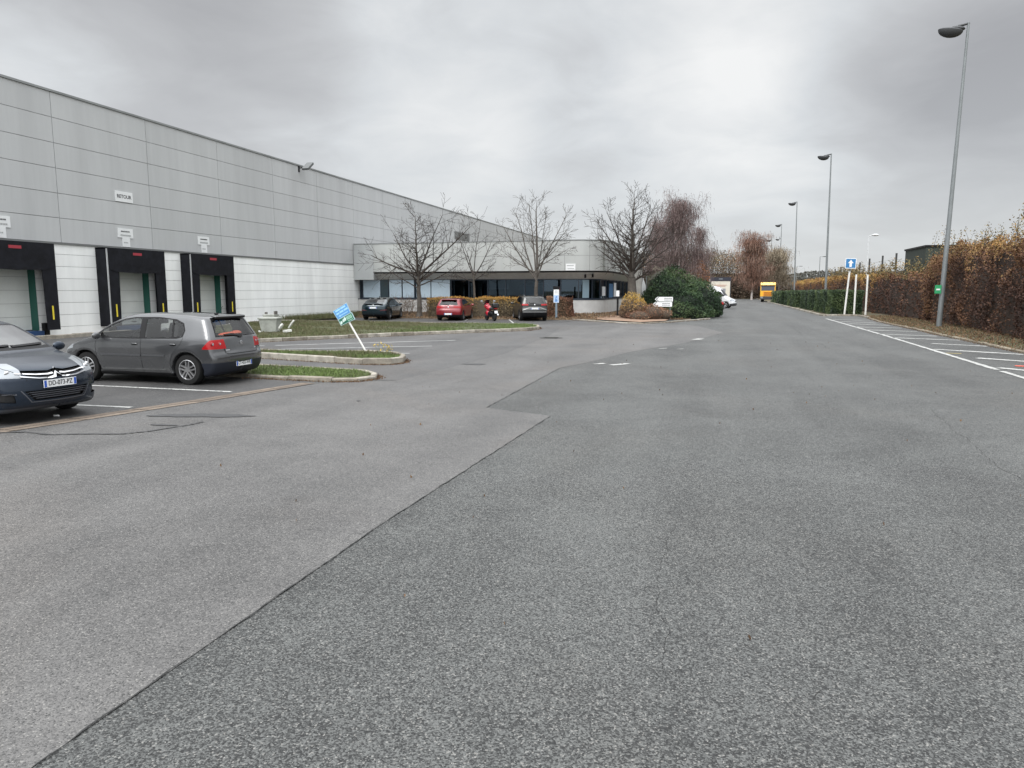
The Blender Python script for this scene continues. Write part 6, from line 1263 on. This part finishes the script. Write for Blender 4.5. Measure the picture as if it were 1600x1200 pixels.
for k, (bx, tx, Y, ty) in enumerate(LZ):
    b = atY(bx, 460, Y) if k else Vector((11.49, 42.74, 0)); tp = atY(tx, ty, Y if k else 42.74)
    L_ = street_lamp(LL[k], b.x, b.y, tp.z, tp.x, mid=(atY(1216, 373, 172).z if k == 3 else None))
    if k == 0: m = MB(); q = atY(1466, 452, 42.6); m.bb(q.x-b.x-.17, q.x-b.x+.13, -.20, -.15, q.z-.22, q.z+.22); o = m.build('green_plate', mat('plate_green', (.03, .30, .12), .5), L_); m = MB(); m.bb(q.x-b.x-.11, q.x-b.x+.07, -.205, -.201, q.z-.05, q.z+.03); m.build('pictogram', mat('sign_white', (.7,)*3), o)
def arm_lamp(label, px, topy, Y, arm, white=False, hd=.6):
    p = atY(px, topy, Y); mt = mat('lamp_white', (.55, .56, .57), .5) if white else GALV; t = thing('lamp_post', label, 'lamp post', (p.x, Y, 0), 0)
    m = MB(); m.tube((0, 0, 0), (0, 0, p.z), .07, .05, 8); m.build('pole', mt, t, True); m = MB(); m.tube((0, 0, p.z), (arm*.4, 0, p.z+.08*(1 if white else 0)), .035)
    m.build('arm', mt, t); m = MB(); m.ell((arm*.75, 0, p.z+(.10 if white else 0)), (abs(arm)*.42, .16, .11 if white else .07), 12, 6); m.build('lamp_head', mt if white else LHD, t, True)
arm_lamp('pale lamp post with white oval head behind the brown hedge by the arrow sign', 1357.5, 369, 75, .75, True)
arm_lamp('small angular lamp post far behind the amber hedge, left of the second street lamp', 1281.5, 401, 140, 1.1)
arm_lamp('tiny far lamp post behind the amber hedge, beside the third street lamp', 1245.5, 416, 215, 1.3)
WPO = mat('post_white', (.66, .65, .62), .6, var=.12)
def white_post(label, b, tpx, tpy, r=.07, name='white_post'):
    p0 = G(*b, .05); p0 = atY(b[0], b[1], 61.2); top = atY(tpx, tpy, 61.2); t = thing(name, label, 'post', (p0.x, 61.2, 0.03), 0); m = MB(); m.tube((0, 0, 0), (top.x-p0.x, 0, top.z-.03), r, r, 10); m.build('post', WPO, t, True); return t, p0, top
t, p0, tp = white_post('leaning white post carrying the blue square arrow sign', (1319, 495), 1327.5, 424, name='one_way_sign'); t['category'] = 'road sign'
c = atY(1329.3, 411.5, 61.1); M = frame((c.x-p0.x, -.1, c.z-.03), (1, 0, -.03), (0.03, 0, 1)); h = .39
m = MB(); m.bb(-h, h, -h, h, -.01, .012); o = m.build('sign_panel', mat('sign_white', (.7,)*3), t); o.matrix_basis = M
m = MB(); m.bb(-h+.045, h-.045, -h+.045, h-.045, .012, .016); q = m.build('blue_field', mat('sign_blue', (.03, .17, .38), .45), o)
m = MB(); m.prism([(-.085, -.27), (.085, -.27), (.085, .02), (.20, .02), (0, .27), (-.20, .02), (-.085, .02)], 2, .016, .019); m.build('arrow', mat('sign_white', (.7,)*3), o)
m = MB(); a_ = atY(1328, 424, 61.2); m.tube((a_.x-p0.x, 0, a_.z-.05), (c.x-p0.x, -.05, c.z+.25), .045); m.build('extension_tube', GALV, t)
white_post('short white post standing between the sign post and the right-hand white post', (1334, 495), 1338, 429); white_post('white post at the right end of the clipped green hedge', (1352, 495), 1356, 429)
# fence behind the hedge, and dark shed
fe = thing('fence', 'line of dark posts of a wire fence poking above the brown hedge', 'fence', (0, 0, 0)); prev = None; w_ = MB()
for px, ty in ((1423, 400), (1401, 395.5), (1379.5, 399.5), (1359, 404), (1344, 410), (1332, 413), (1321, 415), (1314, 417), (1305, 420), (1290, 424), (1279, 427)):
    q = atX(px, ty, 15.6 if px < 1400 else 15.4); m = MB(); m.bb(q.x-.07, q.x+.07, q.y-.07, q.y+.07, 0, q.z); m.build('fence_post', mat('post_dark', (.035, .035, .035), .7), fe)
    if prev:
        for f in (.2, .35, .5, .65, .8, .9): w_.tube((prev.x, prev.y, prev.z*f), (q.x, q.y, q.z*f), .008, .008, 3, False)
    prev = q
w_.build('wire', mat('wire_dark', (.06, .06, .06), .6), fe)
sh = thing('shed', 'flat-roofed dark green shed showing above the brown hedge', 'shed', (14.9, 60, 0)); m = MB(); m.bb(0, 12, 0, 6, 0, 5.15); m.build('wall', mat('shed_green', (.025, .035, .028), .7, var=.2), sh); m = MB(); m.bb(-.08, 12.1, -.08, 6.1, 5.15, 5.28); m.build('roof', BLK, sh)
m = MB(); [m.bb(.5*k, .5*k+.05, -.02, -.0, 0, 5.1) for k in range(24)]; m.build('rib', mat('shed_green', (.02,)*3), sh)
# tilted blue and green sign on the island
B = Vector((-9.94, 19.5, .13)); Y0 = B.y; t = thing('leaning_sign', 'blue and green information sign on a leaning white pole, standing in the kerbed island', 'sign', B)
def L2(px, py): p = atY(px, py, Y0); return (p.x-B.x, p.z-B.z)
a = L2(577.5, 557); b = L2(538, 492); m = MB(); m.tube((0, 0, -.15), (b[0], .035, b[1]), .028, .028, 10); m.build('pole', WPO, t, True)
def quadp(pts, y0, y1, m_, nm, par): mb = MB(); mb.prism([L2(*p) for p in pts], 1, y0, y1); return mb.build(nm, m_, par)
bl = [(520, 486.7), (541.9, 473), (548.3, 488.3), (528.3, 499.8)]; gr = [(528.3, 499.8), (549.6, 487.8), (555.4, 498.7), (533.3, 509)]
def ip(q, u, v): a_ = Vector(q[0]).lerp(Vector(q[1]), u); b_ = Vector(q[3]).lerp(Vector(q[2]), u); return tuple(a_.lerp(b_, v))
def sub(q, u0, u1, v0, v1): return [ip(q, u0, v0), ip(q, u1, v0), ip(q, u1, v1), ip(q, u0, v1)]
pn = quadp(bl, -.012, .0, mat('sign_edge', (.45, .60, .62), .5), 'blue_panel', t); quadp(sub(bl, .03, .97, .03, .97), -.016, -.012, mat('sign_sky', (.10, .30, .62), .4), 'face', pn)
SKB = mat('sign_sky_pale', (.34, .60, .82), .4)
for u0, u1, v0, v1 in ((.14, .46, .10, .26), (.50, .84, .10, .26), (.10, .30, .40, .56), (.34, .62, .38, .55), (.66, .93, .38, .55), (.28, .84, .73, .80)): quadp(sub(bl, u0, u1, v0, v1), -.019, -.016, SKB, 'lettering_line', pn)
quadp([ip(bl, .16, .77), ip(bl, .30, .66), ip(bl, .30, .88)], -.019, -.016, SKB, 'arrow', pn)
pn = quadp(gr, -.012, .0, mat('sign_edge', (.5,)*3), 'green_panel', t); quadp(sub(gr, .04, .96, .06, .94), -.016, -.012, mat('sign_green', (.01, .12, .075), .4), 'face', pn)
LG = mat('sign_pale_green', (.35, .58, .45), .4)
quadp(sub(gr, .54, .90, .18, .62), -.019, -.016, LG, 'pale_field', pn); quadp(sub(gr, .54, .90, .76, .84), -.019, -.016, LG, 'lettering_line', pn)
for u0, u1, v0, v1 in ((.58, .86, .28, .33), (.58, .86, .44, .49)): quadp(sub(gr, u0, u1, v0, v1), -.021, -.019, mat('sign_green', (.01,)*3), 'lettering_line', pn)
PG = mat('sign_offwhite', (.62, .75, .70), .5)
for u, v, r in ((.12, .62, .10), (.30, .48, .10), (.42, .40, .12)):
    c_ = L2(*ip(gr, u, v)); mb = MB(); mb.prism([(c_[0]+r*.36*math.cos(2*PI*k/10), c_[1]+r*.5*math.sin(2*PI*k/10)*(1.2 if k % 2 else .8)) for k in range(10)], 1, -.019, -.016); mb.build('figure', PG, pn)
# direction signs in front of the conifer bush
Y0 = 49.2; B = atY(1036, 494, Y0); B.z = .1; t = thing('direction_sign', 'two white direction arrows stacked on posts in front of the dark conifer bush', 'sign', B)
for (x0, x1, y0, y1), pk in (((1023.2, 1051.5, 464, 471), .55), ((1020, 1050.3, 472, 479), .6)):
    a = L2(x0, y1); b = L2(x1, y0); mb = MB(); mid = (a[1]+b[1])/2; mb.prism([(a[0]+.16, a[1]), (b[0], a[1]), (b[0], b[1]), (a[0]+.16, b[1]), (a[0], mid)], 1, -.02, .01); o = mb.build('arrow_panel', mat('sign_white', (.7,)*3), t)
    mb = MB(); hz = (b[1]-a[1])/2
    for sgn in (1, -1): mb.prism([(a[0]+.06, mid), (a[0]+.12, mid), (a[0]+.28, mid+sgn*hz*.85), (a[0]+.21, mid+sgn*hz*.85)], 1, -.024, -.020)
    mb.build('chevron', INK, o); mb = MB()
    for zz in (mid+hz*.35, mid-hz*.35):
        x = a[0]+.62
        while x < b[0]-.16: mb.bb(x, x+.10, -.024, -.020, zz-.022, zz+.022); x += .13
    mb.build('lettering_line', mat('ink_grey', (.06,)*3), o)
mb = MB(); [mb.tube((x, .03, -.1), (x, .03, 1.45), .03) for x in (-.35, .45)]; mb.build('post', GALV, t)
# parking information sign and posts by the office
Y0 = 48.0; B = atY(870, 494, Y0); B.z = .06; t = thing('parking_sign', 'white and blue sign on a grey pole beside the dark SUV', 'sign', B)
a = L2(865, 473); b = L2(873.5, 452.5); cx = (a[0]+b[0])/2; mb = MB(); mb.bb(a[0]-.04, b[0]+.04, -.02, .02, a[1]-.03, b[1]+.22); o = mb.build('backboard', BLK, t); mb = MB(); mb.bb(a[0], b[0], -.03, -.021, a[1], b[1]); f = mb.build('panel', mat('sign_white', (.7,)*3), o)
SB = mat('sign_soft_blue', (.12, .25, .50), .5); hh = b[1]-a[1]; mb = MB(); mb.bb(a[0]+.02, b[0]-.02, -.034, -.030, a[1]+.02, a[1]+hh*.58); mb.build('blue_field', mat('sign_pale_blue', (.38, .52, .75), .5), f)
mb = MB(); mb.prism([(cx-.08, a[1]+.08), (cx+.06, a[1]+.06), (cx+.10, a[1]+.18), (cx+.0, a[1]+.28), (cx+.08, a[1]+.42), (cx-.02, a[1]+.46), (cx-.07, a[1]+.25)], 2 if 0 else 1, -.038, -.034); mb.build('pictogram', SB, f)
mb = MB(); [mb.bb(cx-.10, cx+.10, -.034, -.030, z-.015, z+.015) for z in (b[1]-.08, b[1]-.15, b[1]-.22)]; mb.build('lettering_line', mat('ink_pale', (.4,)*3), f)
mb = MB(); mb.tube((cx, .03, -.1), (cx, .03, a[1]), .075, .075, 12); mb.build('pole', mat('pole_bluegrey', (.18, .23, .27), .5), t, True)
Y0 = 50.6; B = atY(965, 480, Y0); B.z = .2; t = thing('intercom_post', 'slim black post with a small white panel in front of the curved plinth wall', 'post', B); mb = MB(); mb.bb(-.06, .06, -.05, .05, -.15, 1.75); mb.build('post', BLK, t); mb = MB(); mb.bb(-.11, .11, -.08, -.05, 1.35, 1.75); mb.build('panel', WHT, t)
Y0 = 54; B = atY(1004, 480, Y0); t = thing('white_banner', 'white cloth banner glimpsed between the thick trunk and the dark bush', 'banner', (B.x, Y0, 0)); mb = MB(); mb.prism([(-.15, 1.0), (.22, .95), (.20, 2.3), (-.02, 2.9), (-.10, 2.2)], 1, -.03, .03); mb.build('cloth', WHT, t); mb = MB(); mb.tube((.24, 0, 0), (.24, 0, 3), .03); mb.build('pole', GALV, t)
# broken planter and rubble on the bank
t = thing('concrete_planter', 'tapered grey concrete planter standing in the grass bank', 'planter', (-18.9, 27.75, .12), .3); mb = MB(); mb.box((0, 0, .30), (.62, .62, .60), None, 1.28); mb.build('tub', mat('planter_concrete', (.33, .34, .31), .8, var=.25, vscale=3, bump=.5), t, bevel=.015); mb = MB(); mb.box((0, 0, .62), (.86, .86, .07)); mb.build('rim', mat('planter_concrete', (.33,)*3), t, bevel=.012)
t = thing('broken_tub', 'smaller pale tub with broken rim behind the concrete planter', 'planter', (-20.8, 30.6, .12), .2); mb = MB(); mb.box((0, 0, .33), (.5, .5, .70), None, 1.15); mb.build('tub', mat('planter_concrete', (.33,)*3), t, bevel=.01); mb = MB(); mb.box((.25, 0, .76), (.06, .3, .16)); mb.box((-.27, .1, .74), (.06, .2, .10)); mb.build('rim', mat('planter_dark', (.12, .11, .10), .8), t)
RUB = mat('rubble_white', (.58, .58, .55), .75, var=.15, vscale=6, bump=.4); r_ = random.Random(4); WH_L = ['flat broken white slab lying at the right foot of the planter', 'tilted white slab leaning up against the planter', 'long pointed white fragment sticking up beside the planter', 'small white chip on the kerb left of the rubble', 'small white chip in the gutter below the planter', 'pale fragment in the gutter right of the rubble']
for k, (x, y, z, d, rx, ry) in enumerate(((-17.75, 27.3, .22, (.55, .3, .10), .1, -.1), (-18.15, 27.4, .38, (.34, .25, .07), .3, -.9), (-17.75, 27.6, .50, (.55, .12, .07), .2, -.75), (-18.9, 26.95, .19, (.16, .1, .06), 0, .2), (-19.0, 26.3, .04, (.14, .1, .06), 0, 0), (-17.6, 26.75, .04, (.3, .1, .05), 0, .1))):
    mb = MB(); n = 7; pr = [(d[0]/2*math.cos(2*PI*i/n)*r_.uniform(.8, 1.15), d[1]/2*math.sin(2*PI*i/n)*r_.uniform(.7, 1.2)) for i in range(n)]; mb.prism(pr, 2, -d[2]/2, d[2]/2); o = mb.build('rubble', RUB, bevel=.008); o.location = (x, y, z); o.rotation_euler = (rx, ry, r_.uniform(-.5, .5)); tag(o, WH_L[k], 'rubble', 'broken slabs by the planter')
mb = MB(); q = G(88, 651); n = 9; mb.prism([(.07*math.cos(2*PI*i/n)*r_.uniform(.7, 1.2), .035*math.sin(2*PI*i/n)) for i in range(n)], 2, .0, .02); o = mb.build('litter', mat('sign_white', (.7,)*3)); o.location = (q.x, q.y, .012); tag(o, 'flat white scrap of litter on the tarmac below the dark blue car', 'litter')
# yellow ragwort on the second island
t = thing('weed', 'yellow-flowered weed at the tip of the kerbed island by the leaning sign', 'weed', tuple(G(603, 558, .13))); mb = MB(); r_ = random.Random(9); FP_ = []
for _ in range(16):
    p = Vector((r_.uniform(-.25, .25), r_.uniform(-.15, .15), 0)); q = p+Vector((r_.gauss(0, .1), r_.gauss(0, .1), r_.uniform(.18, .42))); mb.tube(p, q, .004, .003, 3, False); FP_ += [(q+Vector((r_.gauss(0, .03), r_.gauss(0, .03), r_.gauss(0, .02))))[:] for _ in range(5)]
mb.build('stem', mat('weed_green', (.10, .15, .05), .8), t); V, F = cards(np.array(FP_), .035, .9); npobj('flower', V, F, mat('weed_yellow', (.55, .38, .04), .7), None, t)
# ------------------------------------------------------------------ vehicles
golf5('hatchback_car', 'grey five-door hatchback parked tail-out beside the small grass island', (-11.77, 13.22, .006), R_(180))
c4('hatchback_car', 'dark blue hatchback with chrome chevron grille at the left picture edge', (-11.62, 8.68, .006), R_(-5))
def carat(px, py, hd, L2_, z=.008, off=0):
    """rear end centre stands over ground point (px, py); hd = heading in degrees"""
    g_ = G(px, py); a = R_(hd); return (g_.x+math.cos(a)*(L2_+off), g_.y+math.sin(a)*(L2_+off), z)
farcar('coupe_car', 'dark teal coupe-like car parked by the white warehouse wall', carat(583, 500.5, 90+9, 2.3), R_(90+9), 'coupe', paint('paint_teal', (.003, .018, .027), .5, .25))
farcar('hatchback_car', 'red hatchback parked in front of the orange-topped hedge', carat(700, 501.5, 90+7, 2.14), R_(90+7), 'hatch', paint('paint_red', (.20, .005, .012), .2, .28))
farcar('suv_car', 'dark grey SUV with roof rails parked by the blue and white sign', carat(836, 502, 90+24, 2.22), R_(90+24), 'suv', paint('paint_darkgrey', (.030, .031, .030), .6, .3))
p = G(772, 502); motorbike('motorbike', 'red and black touring motorbike with top case between the red car and the SUV', (p.x-.45, p.y+.7, .008), R_(90+38))
farcar('saloon_car', 'dark saloon car backed out past the conifer bush, its red tail lamp showing', (-1.35, 67.4, .005), R_(172), 'sedan', paint('paint_black', (.012, .012, .014), .4, .25), h=.07)
van('panel_van', 'white panel van parked nose-out behind the conifer bush', (-.35, 84.5, .005), R_(-12))
box_truck('box_truck', 'cream box truck with a black rear frame standing behind the white van', (.55, 98, .005), R_(-88))
b_ = atY(1199, 472, 131); orange_truck('tipper_truck', 'yellow and orange tipper truck facing the camera at the end of the green hedges', (b_.x+.1, 132, .005), R_(-96))
